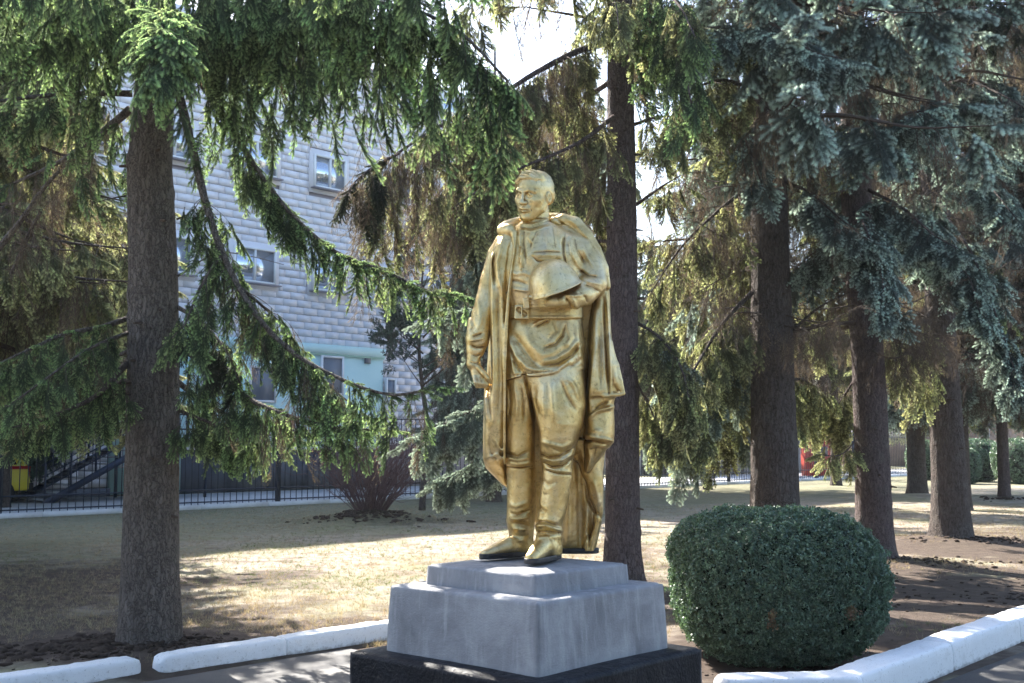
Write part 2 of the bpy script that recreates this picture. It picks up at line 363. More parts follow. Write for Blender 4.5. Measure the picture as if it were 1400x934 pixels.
    # cut flat where the boots stand
    X, Yg, W = v.ax[0][:, None, None], v.ax[1][None, :, None], v.ax[2][None, None, :]
    ys = 608+(EYE-SOLEZ)*F/(Y0-WS*W)
    v.F = np.maximum(v.F, Yg-ys+6.0)           # the black sole is a part of its own below this
    return v

def make_head():
    v = Vol((694, 224, -56), (764, 306, 34), .55)
    H = Vol((-34, -42, -40), (34, 42, 38), .55)
    H.ell((0, -8, -5), (22.5, 25.5, 28), 3)
    H.stack([(-24, -18, 18, -22, 20), (-14, -20, 20, -20, 23), (-5, -20, 20, -18, 22.5), (4, -20.4, 20.4, -16, 21.8), (13, -19.8, 19.8, -12, 21.6), (21, -17.6, 17.6, -6, 21), (28, -12, 12, 2, 20), (33, -8, 8, 6, 17.5)], k=4, n=2.25)
    for sx in (-1, 1):
        H.chain([(sx*18, 8, -4, 5), (sx*15, 19, 2, 5.2), (sx*6, 29, 13, 5)], k=5)
        H.ell((sx*13, 6.0, 11.5), (7, 6, 7.5), 6)
        H.ell((sx*8.6, -.5, 25.6), (6.2, 4.2, 5.4), 3.5, 'cut')
        H.ell((sx*3.6, -2, 25), (2, 4, 3), 2, 'cut')
        H.chain([(sx*3.5, -6, 23, 1.7), (sx*8.5, -7.6, 22, 2.0), (sx*15, -5.5, 17.2, 1.8)], k=3)
        H.ell((sx*8.8, -.3, 17.6), (4.9, 3.5, 4.0), 1)
        H.chain([(sx*4.6, -.6, 20.3, .8), (sx*8.6, -3.1, 21.6, 1.0), (sx*13.2, -.4, 18.6, .9)], k=.9)
        H.chain([(sx*4.8, .4, 20.2, .7), (sx*8.6, 2.4, 20.6, .8), (sx*13, .4, 18.4, .7)], k=.9)
        H.cone((sx*9.6, -.2, 22.6), (sx*9.6, .1, 21.4), .9, .9, .4, 'cut')
        H.ell((sx*3.9, 9.8, 23.6), (2.7, 2.5, 3.2), 1.5); H.ell((sx*2.2, 12, 25.6), (1.1, 1.0, 1.6), .6, 'cut')
        H.ell((sx*22.6, 3, -5), (2.8, 8.6, 5.6), 2, rot=(12, 0, 0)); H.ell((sx*25.2, 2, -3.6), (1.7, 5.2, 3.0), 1.2, 'cut', rot=(12, 0, 0))
        H.cone((sx*7.5, 13, 22.2), (sx*10.5, 20, 18.8), .6, .5, 2.5, 'cut')
    H.chain([(0, -7, 22.2, 2.2), (0, 2, 24.6, 2.4), (0, 9, 27.4, 3.0)], k=2.5); H.ell((0, 10.2, 26.6), (2.9, 2.5, 3.0), 1.5)
    H.ell((0, 17.5, 19.8), (9, 6, 4.4), 3)
    H.chain([(-6.8, 19.2, 20.2, .9), (-2, 17.6, 23.2, 1.5), (0, 18, 23.6, 1.3), (2, 17.6, 23.2, 1.5), (6.8, 19.2, 20.2, .9)], k=1)
    H.chain([(-5.6, 21, 20.6, 1.1), (0, 21.8, 22.8, 2.0), (5.6, 21, 20.6, 1.1)], k=1)
    H.chain([(-7.8, 19.9, 21.2, .5), (0, 19.5, 25, .8), (7.8, 19.9, 21.2, .5)], k=.8, mode='cut')
    H.cone((-3, 25.2, 22.6), (3, 25.2, 22.6), 1.3, 1.3, 2, 'cut'); H.ell((0, 29.6, 17.4), (7, 5, 5.4), 4)
    H.ell((0, 14.3, 25.4), (1.1, 2.2, 1.2), 1, 'cut')
    H.cone((0, 18, -10), (0, 44, -12), 15, 16, 5)
    return H
def make_hair():
    H = Vol((-34, -44, -42), (34, 24, 36), .55)
    H.ell((0, -10.5, -6.0), (23.4, 24.8, 28.6), 2)
    H.stack([(-6, -22.8, 22.8, -30, 2), (5, -21.2, 21.2, -29, -9), (13, -16, 16, -25, -14)], k=4)
    # the brow stays bare below the swept-back front
    H.ell((3, -8, 26), (20, 15.5, 20), 2, 'cut')
    for sx in (-1, 1): H.ell((sx*26, 6, 8), (9, 16, 12), 2, 'cut')
    H.chain([(14, -23, 13, 3), (7, -26, 17, 3.6), (-5, -25, 19, 4.2), (-14, -19, 17, 3.8), (-19.5, -11, 12, 2.4)], k=4)
    H.chain([(15, -26, 4, 5), (5, -29, 8, 6), (-8, -28, 9, 6), (-17, -21, 6, 5), (-21.5, -12, 1, 3.0)], k=6)
    r = np.random.default_rng(3)
    for i in range(26):
        y0 = -34+i*1.1; a_ = 1.0 if i % 2 else -1.1
        H.stroke([(20, y0+9+r.uniform(-1, 1)), (8, y0+1), (-6, y0-1+r.uniform(-1, 1)), (-16, y0+5), (-22, y0+14)], .9, a_*.5, -30)
    return H
def head_to_statue(V, yaw=-36):
    c, s_ = math.cos(math.radians(-yaw)), math.sin(math.radians(-yaw))
    x, y, q = V[:, 0], V[:, 1], V[:, 2]
    return np.stack([729+x*c-q*s_, 267.5+y, -16+x*s_+q*c], 1)

def make_cape():
    v = Vol((652, 288, -118), (862, 766, 40), 1.0)
    # back, down to the plinth
    v.stack([(302, 704, 784, -58, -42), (322, 684, 806, -62, -46), (345, 674, 822, -64, -46), (400, 669, 832, -66, -48), (470, 668, 836, -70, -52), (540, 663, 836, -76, -58), (600, 661, 830, -84, -66), (632, 663, 826, -88, -70), (650, 676, 824, -90, -72), (668, 694, 823, -92, -74), (700, 712, 824, -96, -80), (716, 730, 822, -99, -82), (762, 742, 812, -104, -88)], k=1, n=4.5, cap=4)
    # front panel on his right
    v.stack([(322, 684, 704, -30, 6), (334, 677, 705, -34, 12), (348, 671.5, 703, -38, 15), (370, 669.5, 699.5, -42, 16), (400, 668.5, 696, -46, 17), (440, 669.5, 693, -50, 18), (480, 671.5, 691.5, -54, 18), (512, 671.5, 691, -56, 18), (530, 668, 691, -60, 17), (550, 662.5, 691, -64, 14), (580, 660.5, 691, -68, 8), (606, 660.5, 690.5, -74, 0), (628, 660.5, 690, -80, -8), (640, 664, 690, -84, -30), (652, 676, 692, -88, -50), (664, 688, 694, -90, -62)], k=2, n=3.2, cap=2)
    # fall on his left
    v.stack([(306, 762, 796, -52, -16), (318, 776, 805, -56, -10), (345, 800, 823, -58, -8), (370, 808, 830, -60, -12), (392, 813, 833, -62, -12), (415, 811, 834.5, -64, -8), (450, 805, 836, -66, -2), (490, 803, 840, -66, 4), (520, 802, 844.5, -66, 8), (534, 801.5, 849, -66, 10), (542, 801.5, 850, -66, 8)], k=2, n=3.2, cap=1.5)
    v.stack([(515, 803, 838, -72, -2), (536, 801, 843, -74, 1), (552, 800, 839, -76, 3), (578, 800, 840, -78, 6), (596, 800, 840, -80, 8), (606, 800, 838, -80, 4), (612, 800, 834, -82, 0)], k=5, n=3, cap=3)
    v.stack([(598, 801, 836, -86, -8), (616, 800, 829, -88, -12), (632, 800, 815, -90, -20), (646, 800, 805, -92, -30)], k=4, n=2.6, cap=1.5)
    v.stack([(600, 770, 822, -92, -50), (660, 800, 825, -96, -54), (700, 812, 825, -100, -62), (716, 812, 822, -102, -66), (761, 794, 812, -106, -72)], k=2, n=2.6, cap=3)
    v.chain([(832, 470, -4, 8), (838, 500, 0, 9), (845, 522, 3, 7), (852, 537, 5, 3)], k=4)
    v.chain([(853, 539, 6, 1.8), (840, 540, 8, 3), (826, 541, 8, 3.4)], k=2)
    # thrown-back hood and collar rolls
    v.chain([(697, 314, 2, 8.5), (689, 315, -10, 9.5), (694, 310, -26, 9)], k=4)
    v.chain([(703, 318, 8, 4), (704, 340, 14, 3), (699, 372, 18, 2.8), (695, 410, 19, 2.8), (692, 450, 19, 2.6), (690, 510, 18, 2.2), (690, 560, 13, 2.0), (689.5, 606, 1, 2.0), (690, 634, -8, 1.6)], k=4)
    v.chain([(700, 308, -34, 9), (732, 302, -50, 11), (762, 299, -40, 8)], k=4)
    v.chain([(758, 302, -24, 6), (770, 301, -24, 8.5), (786, 306, -22, 10), (802, 321, -18, 8.5), (815, 341, -16, 7), (826, 366, -14, 6), (831, 392, -12, 4)], k=4)
    st = v.stroke
    for pts, wd, am in [
        (z1((330, 540), (322, 640), (295, 800), (280, 930)), 1.5, 1.6), (z1((300, 560), (290, 680), (270, 850), (262, 930)), 2.6, -2.6), (z1((240, 570), (205, 690), (215, 800), (250, 930)), 2.6, 2.4), (z1((200, 600), (175, 700), (190, 850)), 2.0, -2.2), (z1((165, 640), (160, 760), (175, 930)), 2.2, 1.8),
        (z2((165, 0), (175, 300), (180, 600), (185, 930)), 2.6, 1.8), (z2((215, 0), (215, 300), (225, 600), (215, 930)), 3.0, -2.2), (z2((240, 0), (245, 300), (240, 640)), 2, .8), (z2((130, 640), (120, 760), (130, 930)), 2.4, 1.8), (z2((155, 560), (150, 800), (165, 930)), 1.8, -1.8),
        (z3((200, 20), (210, 90), (260, 160)), 2.6, -1.8), (z3((240, 0), (270, 60), (300, 90)), 2.2, 1.6), (z3((200, 130), (260, 110), (310, 150)), 2, 2.0), (z3((220, 180), (270, 190), (310, 230)), 2.2, 1.2), (z3((260, 240), (300, 260)), 2, -1.4),
        (z1((620, 380), (700, 450), (800, 560), (900, 700), (960, 800)), 2.0, -2.2), (z1((660, 350), (760, 420), (850, 520), (930, 650), (985, 800)), 3.0, 1.6), (z1((700, 470), (800, 590), (880, 700)), 2, 1.4),
        (z2((960, 60), (970, 300), (985, 550), (1000, 740)), 1.8, -3.2), (z2((985, 30), (1000, 300), (1010, 550), (1018, 735)), 1.9, 2.4), (z2((1020, 100), (1030, 350), (1060, 600), (1090, 730)), 3, -1.4),
        (z2((900, 150), (905, 400), (880, 620), (850, 850)), 4.0, 2.6), (z2((945, 250), (945, 500), (940, 700)), 3.2, -2.4), (z2((860, 450), (845, 700), (840, 900)), 2.2, -2.0),
        (z2((850, 920), (900, 870), (980, 850), (1030, 835)), 2.4, 3.0), (z2((870, 890), (930, 830), (1000, 790)), 2.2, -2.4),
        (z3((880, -30), (950, -10), (1050, 10), (1080, 20)), 2.6, 3.0), (z3((880, 10), (950, 15), (1040, 40)), 2.0, -3.0), (z3((940, -60), (980, -50), (960, -20)), 3, 2.0), (z3((900, 60), (920, 140), (910, 220)), 3.2, 2.2), (z3((960, 60), (950, 120), (930, 180)), 2.4, -1.8),
        (z3((760, 200), (770, 500), (760, 780)), 5, 3.2), (z3((830, 100), (850, 400), (850, 780)), 4.5, -4.0), (z3((880, 260), (900, 420), (960, 520), (990, 560)), 2.4, -3.0), (z3((900, 500), (890, 650), (880, 790)), 4, 2.6), (z3((940, 300), (970, 400), (985, 480)), 3, 2.2), (z3((940, 600), (920, 700), (905, 790)), 2, -2)]:
        st(pts, wd, am)
    X, Yg, W = v.ax[0][:, None, None], v.ax[1][None, :, None], v.ax[2][None, None, :]
    v.F = np.maximum(v.F, Yg-(608+(EYE-SOLEZ)*F/(Y0-WS*W))+4.0)
    return v

def gold_material():
    g = N('gold_paint', .34, .95)
    n1 = g.noise(5.0, 6, .65, dist=.6); n2 = g.noise(38, 5, .7); n3 = g.noise(2.2, 4, .6, dist=1.0)
    c = g.ramp(n1, [(.3, (.44, .30, .11)), (.48, (.66, .485, .21)), (.62, (.76, .60, .31)), (.75, (.62, .51, .33))])
    c = g.mix(g.ramp(n2, [(.54, grey(0)), (.70, grey(.6))]), c, (.20, .12, .045))
    c = g.mix(g.ramp(n3, [(.5, grey(0)), (.68, grey(.45))]), c, (.60, .56, .46))
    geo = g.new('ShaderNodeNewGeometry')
    c = g.mix(g.ramp(geo.outputs['Pointiness'], [(.455, grey(.95)), (.498, grey(0))]), c, (.16, .085, .03))  # creases browned in the colour, standing in for occlusion shade
    g.color(c); g.rough(g.ramp(g.noise(14, 5, .7), [(.3, grey(.27)), (.7, grey(.44))]))
    g.bump(g.math('ADD', g.noise(60, 6, .7), g.math('MULTIPLY', g.noise(9, 4, .6), 1.5)), .45, .010)
    return g.m

def add_statue():
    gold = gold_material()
    root = thing('soldier_statue', 'gold painted statue of a bareheaded soldier in a cape holding his helmet', 'statue', tuple(at(742, 764, 6.5)))
    o = Vector(root.location)
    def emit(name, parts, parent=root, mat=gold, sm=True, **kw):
        Vs, Qs, n = [], [], 0
        for V, Q in parts: Vs.append(V); Qs.append(Q+n); n += len(V)
        W_ = to_world(np.concatenate(Vs))-np.array(o)
        return link(name, mesh_from(name, W_, np.concatenate(Qs)[:, ::-1].copy(), [mat], sm), parent, **kw)
    v = make_body(); V, Q = v.nets(); del v
    V = relax(V, Q, 2, .5); V = V+0*V
    d = field_noise(V, .45, 1)[:, None]*.35+field_noise(V, .16, 2)[:, None]*.5
    V = V+d*np.array([.5, .3, 1.])
    h = make_head(); Vh, Qh = h.nets(); Vh = head_to_statue(relax(Vh, Qh, 1, .4))
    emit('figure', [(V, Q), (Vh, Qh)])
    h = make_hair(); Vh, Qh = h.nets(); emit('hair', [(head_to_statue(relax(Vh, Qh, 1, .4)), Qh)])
    v = make_cape(); V, Q = v.nets(); V = relax(V, Q, 2, .5)
    d = field_noise(V, .3, 5)[:, None]*.5+field_noise(V, .1, 6)[:, None]*1.1
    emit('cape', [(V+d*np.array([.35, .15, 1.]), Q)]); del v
    # belt with its buckle and loop
    b = Vol((684, 408, -56), (806, 446, 40), 1.0)
    b.stack([(417, 692, 797, -44, 23.5), (436, 691, 798, -44, 24.5)], k=.1, cap=1)
    b.stack([(421, 692, 797, -44, 22.8), (432, 691, 798, -44, 23.8)], k=.5, cap=1, mode='cut') if False else None
    b.stroke([(692, 419.5), (798, 418)], .9, .7, -20); b.stroke([(692, 434), (798, 433)], .9, .7, -20)
    V, Q = b.nets(); bo = emit('belt', [(relax(V, Q, 1), Q)])
    b = Vol((700, 410, 8), (728, 442, 36), .6)
    b.stack([(417, 704, 724, 18, 27.5), (436, 703, 723, 19, 28.5)], k=.1, n=7, cap=.8); b.cone((709, 423, 28), (718, 430, 28), 3.2, 3.2, 1, 'cut')
    b.cone((713.5, 420, 27), (713.5, 433, 28), 1.1, 1.1, .5)
    V, Q = b.nets(); emit('buckle', [(V, Q)], bo)
    # buttons, cuff tab
    b = Vol((700, 310, -6), (800, 440, 60), .8)
    for x, y, q in ((713, 322, 12), (711, 337, 21), (711, 352, 25), (712, 368, 27.5), (748, 357.5, 27)): b.ell((x, y, q), (2, 2, 1.6), .3)
    V, Q = b.nets(); emit('button', [(V, Q)], root)
    # helmet: a lathed dome with a flared rim, tilted on the hand
    prof = [(0, 43.5), (6, 43.2), (13, 41.5), (20, 38), (26.5, 32.5), (31.5, 25.5), (35, 17), (37, 9), (38.2, 4), (39.6, 1.2), (40.6, .2), (40.4, -.8), (39, -.6), (36.6, 3), (33.5, 15), (28, 26), (18, 36), (8, 40), (0, 41)]
    n = 64; Vv, Fc = [], []
    for i, (r, z) in enumerate(prof):
        for k in range(n):
            t = 2*math.pi*k/n; wob = 1+.012*math.sin(3*t+i*.3); z2_ = z-(1.6*max(0, (r-34)/6)*math.cos(t)*0)
            Vv.append((r*math.cos(t)*wob*.94, r*math.sin(t)*1.04*wob, z2_))
    for i in range(len(prof)-1):
        for k in range(n): Fc.append((i*n+k, i*n+(k+1) % n, (i+1)*n+(k+1) % n, (i+1)*n+k))
    Vv = np.array(Vv)
    ax_ = Vector((-.325, -.930, .10)).normalized(); e1 = Vector((.94, -.33, 0)); e1 = (e1-ax_*e1.dot(ax_)).normalized(); e2 = ax_.cross(e1)
    Vv = Vv[:, [0]]*np.array(e1)+Vv[:, [1]]*np.array(e2)+Vv[:, [2]]*np.array(ax_)+np.array([759.5, 397, 42])
    emit('helmet', [(Vv, np.array(Fc)[:, ::-1])])
    b = Vol((710, 400, 30), (732, 428, 66), .6); b.stack([(407.5, 714.5, 723, 44, 55), (421.5, 715.5, 724, 44, 54)], k=.1, n=6, cap=.8)
    b.chain([(722, 388, 62, 1), (721, 400, 60, 1), (722.5, 410, 56, 1.2)], k=.5)
    V, Q = b.nets(); emit('helmet_strap', [(V, Q)], root)
    # black painted soles and the dark foot slab they stand in
    blk = N('black_paint', .45).color((.012, .012, .016)); blk.bump(blk.noise(60), .3, .01)
    def sole(rows, nm='boot_sole'):
        mb = Vol((640, 730, -116), (830, 790, 84), 1.0)
        # outline of the sole in plan, as capsules on the plinth
        for p, q, r1, r2 in rows: mb.cone((p[0], 0, p[1]), (q[0], 0, q[1]), r1, r2, 3) if False else None
        X, Yg, W = mb.ax[0][:, None, None], mb.ax[1][None, :, None], mb.ax[2][None, None, :]
        D = np.full(mb.F.shape, 30., np.float32)
        for p, q, r1, r2 in rows:
            bx, bw = q[0]-p[0], q[1]-p[1]; t = np.clip(((X-p[0])*bx+(W-p[1])*bw)/(bx*bx+bw*bw), 0, 1)
            d = np.sqrt((X-p[0]-t*bx)**2+(W-p[1]-t*bw)**2)-(r1+(r2-r1)*t); D = np.minimum(D, d)
        ys = 608+(EYE-SOLEZ)*F/(Y0-WS*W); mb.F = np.maximum(np.maximum(D, ys-7.5-Yg), Yg-ys)+0*X
        V, Q = mb.nets(); emit(nm, [(relax(V, Q, 1), Q)], root, blk.m)
    sole([((717, -56), (692, -26), 14.5, 14), ((692, -26), (665, -3), 14, 10)])
    sole([((752, -8), (741, 26), 16, 15), ((741, 26), (728, 56), 15, 11.5)])
    sole([((752, -88), (780, -84), 11, 13), ((780, -84), (806, -86), 13, 13)], 'cape_foot')

# ------------------------------------------------------------------ the setting
U = Vector((.682, .731, 0)); NB = Vector((-.731, .682, 0))       # along the facade / away from us
AZ = math.atan2(U.y, U.x)                                         # rotation of things that follow the facade

def soil_mask(m, co):
    """dark dug soil round the trunks, bare sandy lawn elsewhere"""
    pass

def build_ground():
    g = N('dry_lawn', .95, spec=.2)
    n1 = g.noise(.45, 6, .62, dist=.5); n2 = g.noise(5.5, 6, .7); n3 = g.noise(60, 5, .75); n4 = g.noise(1.7, 5, .65)
    c = g.ramp(n2, [(.3, (.26, .205, .16)), (.5, (.39, .33, .265)), (.7, (.50, .435, .36))])
    c = g.mix(g.ramp(n1, [(.45, grey(0)), (.62, grey(.6))]), c, (.23, .24, .11))
    c = g.mix(g.ramp(n4, [(.50, grey(0)), (.62, grey(.6))]), c, (.20, .15, .115))
    c = g.mix(g.math('MULTIPLY', n3, .75), c, (.14, .10, .07), 'MULTIPLY') if False else c
    c = g.mix(.55, c, g.ramp(n3, [(.3, grey(.35)), (.55, grey(1)), (.8, grey(1.35))]), 'MULTIPLY')
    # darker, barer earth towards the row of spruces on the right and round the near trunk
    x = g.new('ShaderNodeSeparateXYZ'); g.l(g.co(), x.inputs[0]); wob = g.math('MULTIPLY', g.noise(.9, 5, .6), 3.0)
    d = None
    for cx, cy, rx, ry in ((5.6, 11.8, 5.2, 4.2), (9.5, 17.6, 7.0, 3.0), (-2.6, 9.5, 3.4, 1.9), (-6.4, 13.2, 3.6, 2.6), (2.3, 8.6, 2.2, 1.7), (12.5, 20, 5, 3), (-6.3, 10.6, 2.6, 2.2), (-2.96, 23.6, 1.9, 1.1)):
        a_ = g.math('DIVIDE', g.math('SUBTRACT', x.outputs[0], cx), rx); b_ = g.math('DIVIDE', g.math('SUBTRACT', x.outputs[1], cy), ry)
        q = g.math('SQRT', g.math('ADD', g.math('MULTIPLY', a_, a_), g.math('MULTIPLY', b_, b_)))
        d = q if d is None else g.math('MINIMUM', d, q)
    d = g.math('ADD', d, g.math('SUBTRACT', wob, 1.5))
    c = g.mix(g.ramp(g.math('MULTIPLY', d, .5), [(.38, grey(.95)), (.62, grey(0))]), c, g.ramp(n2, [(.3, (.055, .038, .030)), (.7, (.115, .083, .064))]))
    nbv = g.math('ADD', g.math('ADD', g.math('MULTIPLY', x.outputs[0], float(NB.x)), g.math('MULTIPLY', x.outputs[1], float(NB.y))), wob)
    c = g.mix(g.ramp(g.math('DIVIDE', nbv, 30), [(.52, grey(0)), (.66, grey(.75))]), c, g.ramp(n2, [(.3, (.13, .135, .075)), (.7, (.22, .215, .125))]))  # greener grass near the building; the darker tone paints in its shade
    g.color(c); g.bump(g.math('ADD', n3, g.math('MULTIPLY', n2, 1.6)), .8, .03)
    nx, ny = 170, 200
    xs = np.concatenate([np.linspace(-400, -30, 12)[:-1], np.linspace(-30, 34, nx), np.linspace(34, 400, 12)[1:]])
    ys = np.concatenate([np.linspace(-30, 3, 8)[:-1], 3+57*(np.linspace(0, 1, ny)**1.5), np.linspace(60, 700, 12)[1:]])
    X, Y = np.meshgrid(xs, ys); P = np.stack([X.ravel(), Y.ravel(), np.zeros(X.size)], 1)
    u = (P[:, 0]*NB.x+P[:, 1]*NB.y)
    z = field_noise(P, .9, 11)*.035+field_noise(P, 3.2, 12)*.016
    z *= np.clip((24.6-u)/.8, 0, 1)*np.clip((P[:, 1]-3)/3, 0, 1)
    uu = P[:, 0]*U.x+P[:, 1]*U.y
    z *= np.clip((u-np.where(uu < 5.9, 7.1, 3.2))/.4, 0, 1)*(P[:, 1] < 58)*(np.abs(P[:, 0]) < 29)
    z[(np.abs(P[:, 0]) > 29)] = 0
    for cx, cy, r, h in ((-2.87, 9.0, 1.0, .10), (-2.96, 23.8, 1.2, .26), (5.05, 15.8, .9, .08), (7.4, 19, 1.0, .1), (3.4, 14.5, .9, .07), (1.26, 13, .8, .06), (12.3, 34, 1.8, .15), (15, 33.5, 1.4, .12)):
        z += h*np.clip((u-np.where(uu < 5.9, 7.1, 3.2))/.4, 0, 1)*np.exp(-((P[:, 0]-cx)**2+(P[:, 1]-cy)**2)/r**2)
    P[:, 2] = z
    n = len(xs); i, j = np.meshgrid(np.arange(n-1), np.arange(len(ys)-1)); q = (j*n+i).ravel()
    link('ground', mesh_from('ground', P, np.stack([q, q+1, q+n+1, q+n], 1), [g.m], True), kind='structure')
    global GZ
    def GZ(x, y):
        i_ = min(max(np.searchsorted(xs, x)-1, 0), len(xs)-2); j_ = min(max(np.searchsorted(ys, y)-1, 0), len(ys)-2)
        k = j_*n+i_; fx = (x-xs[i_])/(xs[i_+1]-xs[i_]); fy = (y-ys[j_])/(ys[j_+1]-ys[j_])
        return float((P[k, 2]*(1-fx)+P[k+1, 2]*fx)*(1-fy)+(P[k+n, 2]*(1-fx)+P[k+n+1, 2]*fx)*fy)

def strip(name, mat, a, b, c, d, z, th=.3, **kw):
    """a flat slab between four ground points"""
    V = [(*p[:2], z) for p in (a, b, c, d)]+[(*p[:2], z-th) for p in (a, b, c, d)]
    return link(name, mesh_from(name, V, [(0, 1, 2, 3), (7, 6, 5, 4), (0, 4, 5, 1), (1, 5, 6, 2), (2, 6, 7, 3), (3, 7, 4, 0)], [mat]), **kw)

def build_paving():
    a = N('asphalt', .92, spec=.25); n1 = a.noise(220, 4, .7); n2 = a.noise(2.2, 5, .6)
    c = a.mix(.6, a.ramp(n2, [(.3, (.105, .105, .108)), (.7, (.165, .16, .155))]), a.ramp(n1, [(.3, grey(.55)), (.7, grey(1.4))]), 'MULTIPLY')
    a.color(c); a.bump(n1, .5, .006)
    def UN(u, n): p = U*u+NB*n; return Vector((p.x, p.y, 0))
    strip('plaza_pavement', a.m, UN(-40, -30), UN(5.75, -30), UN(5.75, 7.12), UN(-40, 7.12), .012, .2, kind='structure')
    strip('side_pavement', a.m, UN(5.752, -30), UN(60, -30), UN(60, 3.2), UN(5.752, 3.2), .012, .2, kind='structure')
    # lane between fence and building
    k = N('pale_asphalt', .9, spec=.25); n1 = k.noise(1.3, 5, .6)
    k.color(k.mix(.4, k.ramp(n1, [(.3, (.44, .445, .46)), (.7, (.54, .545, .56))]), k.ramp(k.noise(90), [(.3, grey(.6)), (.7, grey(1.3))]), 'MULTIPLY')); k.bump(k.noise(120), .3, .006)
    fA = Vector((-11.2, 24.8, 0))
    p = fA+NB*.35-U*40; q = fA+NB*.35+U*75
    strip('lane', k.m, p, q, q+NB*7.4, p+NB*7.4, .016, .2, kind='structure')
    lw = N('pale_kerb', .8); lw.color(lw.ramp(lw.noise(3), [(.3, grey(.55)), (.7, grey(.68))]))
    # low pale kerb under the fence, stone by stone
    kerb = link('fence_kerb', None, kind='structure'); mb = MB(); mb.box((0, 0, 0), (1.985, .22, .16)); me = mb.mesh('kerb_stone', lw.m)
    kerb.location = fA; kerb.rotation_euler = (0, 0, AZ)
    for i in range(-4, 30): link('kerb_stone', me, kerb).location = (i*2+rng.normal()*.004, .0, .03+rng.normal()*.004)

def kerb_row(name, start, dirv, stones, w, h, mat, seed):
    """whitewashed kerb: every stone its own rounded, uneven block"""
    root = link(name, None, kind='structure'); root.location = start; root.rotation_euler = (0, 0, math.atan2(dirv.y, dirv.x))
    s = 0; r = np.random.default_rng(seed)
    for L, rz, dy, ends in stones:
        prof = [(-w/2-.010, -.12), (-w/2-.004, h*.3), (-w/2, h*.7), (-w/2+.004, h*.90), (-w/2+.014, h*.985), (-w/2+.035, h), (0, h*1.004), (w/2-.022, h), (w/2-.006, h*.95), (w/2, h*.8), (w/2, -.12)]
        n = len(prof); m = max(8, int(L/.025)); V = []
        for i in range(m+1):
            t = i/m; x = t*L; e_ = min(x/.09, 1) if ends[0] else 1; e2 = min((L-x)/.09, 1) if ends[1] else min((L-x)/.012, 1)*.03+.97
            q = math.sqrt(max(0, 1-(1-min(e_, e2))**2))*.45+.55 if (ends[0] and e_ < 1) or (ends[1] and e2 < 1) else 1
            e3 = 1-.06*math.exp(-x/.02)-.06*math.exp(-(L-x)/.02)
            for (y, z) in prof: V.append((x, y*q*e3, z*(q**.7)*e3 if z > 0 else z))
        V = np.array(V); nz = field_noise(V*1.0, 7, seed)*.008+field_noise(V, 38, seed+1)*.006+field_noise(V, 95, seed+2)*.005
        V[:, 1] += nz*np.sign(V[:, 1]); V[:, 2] += np.where(V[:, 2] > 0, np.roll(nz, 3), 0)
        Fc = [(i*n+k, (i+1)*n+k, (i+1)*n+k+1, i*n+k+1) for i in range(m) for k in range(n-1)]+[tuple(range(n)), tuple(m*n+k for k in range(n))[::-1]]
        o = link('kerb_stone', mesh_from('kerb_stone', V, Fc, [mat], True), root)
        o.location = (s, dy, r.normal()*.004); o.rotation_euler = (r.normal()*.006, 0, rz); s += L+.006
    return root

def build_kerbs():
    m = N('whitewash', .75); n1 = m.noise(7, 6, .65); n2 = m.noise(55, 5, .7); n3 = m.noise(2.3, 5, .6)
    c = m.mix(m.ramp(n1, [(.55, grey(0)), (.75, grey(.7))]), (.80, .80, .80), (.60, .59, .57))
    x = m.new('ShaderNodeSeparateXYZ'); m.l(m.co(), x.inputs[0])
    c = m.mix(m.ramp(n2, [(.60, grey(0)), (.66, grey(.8))]), c, (.36, .34, .32)); c = m.mix(m.ramp(m.noise(20, 6, .8), [(.62, grey(0)), (.66, grey(.7))]), c, (.45, .43, .40))
    low = m.math('SUBTRACT', m.math('MULTIPLY', m.noise(14, 5, .7), .10), x.outputs[2])
    c = m.mix(m.ramp(low, [(.02, grey(0)), (.05, grey(.75))]), c, (.26, .24, .22))
    m.color(c); m.bump(m.math('ADD', n2, n1), .5, .006)
    dl = Vector((.70, .714, 0)); dr = Vector((.657, .754, 0))
    # left kerb, nearest piece ends beyond the frame; one stone is set slightly out of line
    a0 = ground(213, 926)
    kerb_row('left_kerb', a0+Vector((-.03, .09, 0)), dl, [(1.02, 0, 0, (1, 0)), (1.0, .01, .0, (0, 0)), (1.0, 0, .01, (0, 0)), (1.0, 0, .0, (0, 1))], .19, .14, m.m, 31)
    kerb_row('near_left_kerb', ground(206, 925)+Vector((-.10, .06, 0))-dl*2.02, dl, [(1.0, 0, 0, (0, 0)), (1.0, .0, 0, (0, 1))], .19, .125, m.m, 35)
    # right kerb, bigger and freshly painted, with its short return on the left
    c0 = ground(1262, 934); base = c0-dr*.95
    kerb_row('right_kerb', base+NB*.12, dr, [(1.5, 0, 0, (0, 0)), (1.5, .004, 0, (0, 0)), (1.5, 0, .004, (0, 0)), (1.5, 0, 0, (0, 0)), (1.5, 0, 0, (0, 0))], .25, .20, m.m, 41)
    rt = Vector((1.24, 7.10, 0)); p1 = base+NB*.07+dr*.05
    kerb_row('kerb_return', rt, (p1-rt).normalized(), [((p1-rt).length, 0, 0, (1, 0))], .24, .19, m.m, 45)

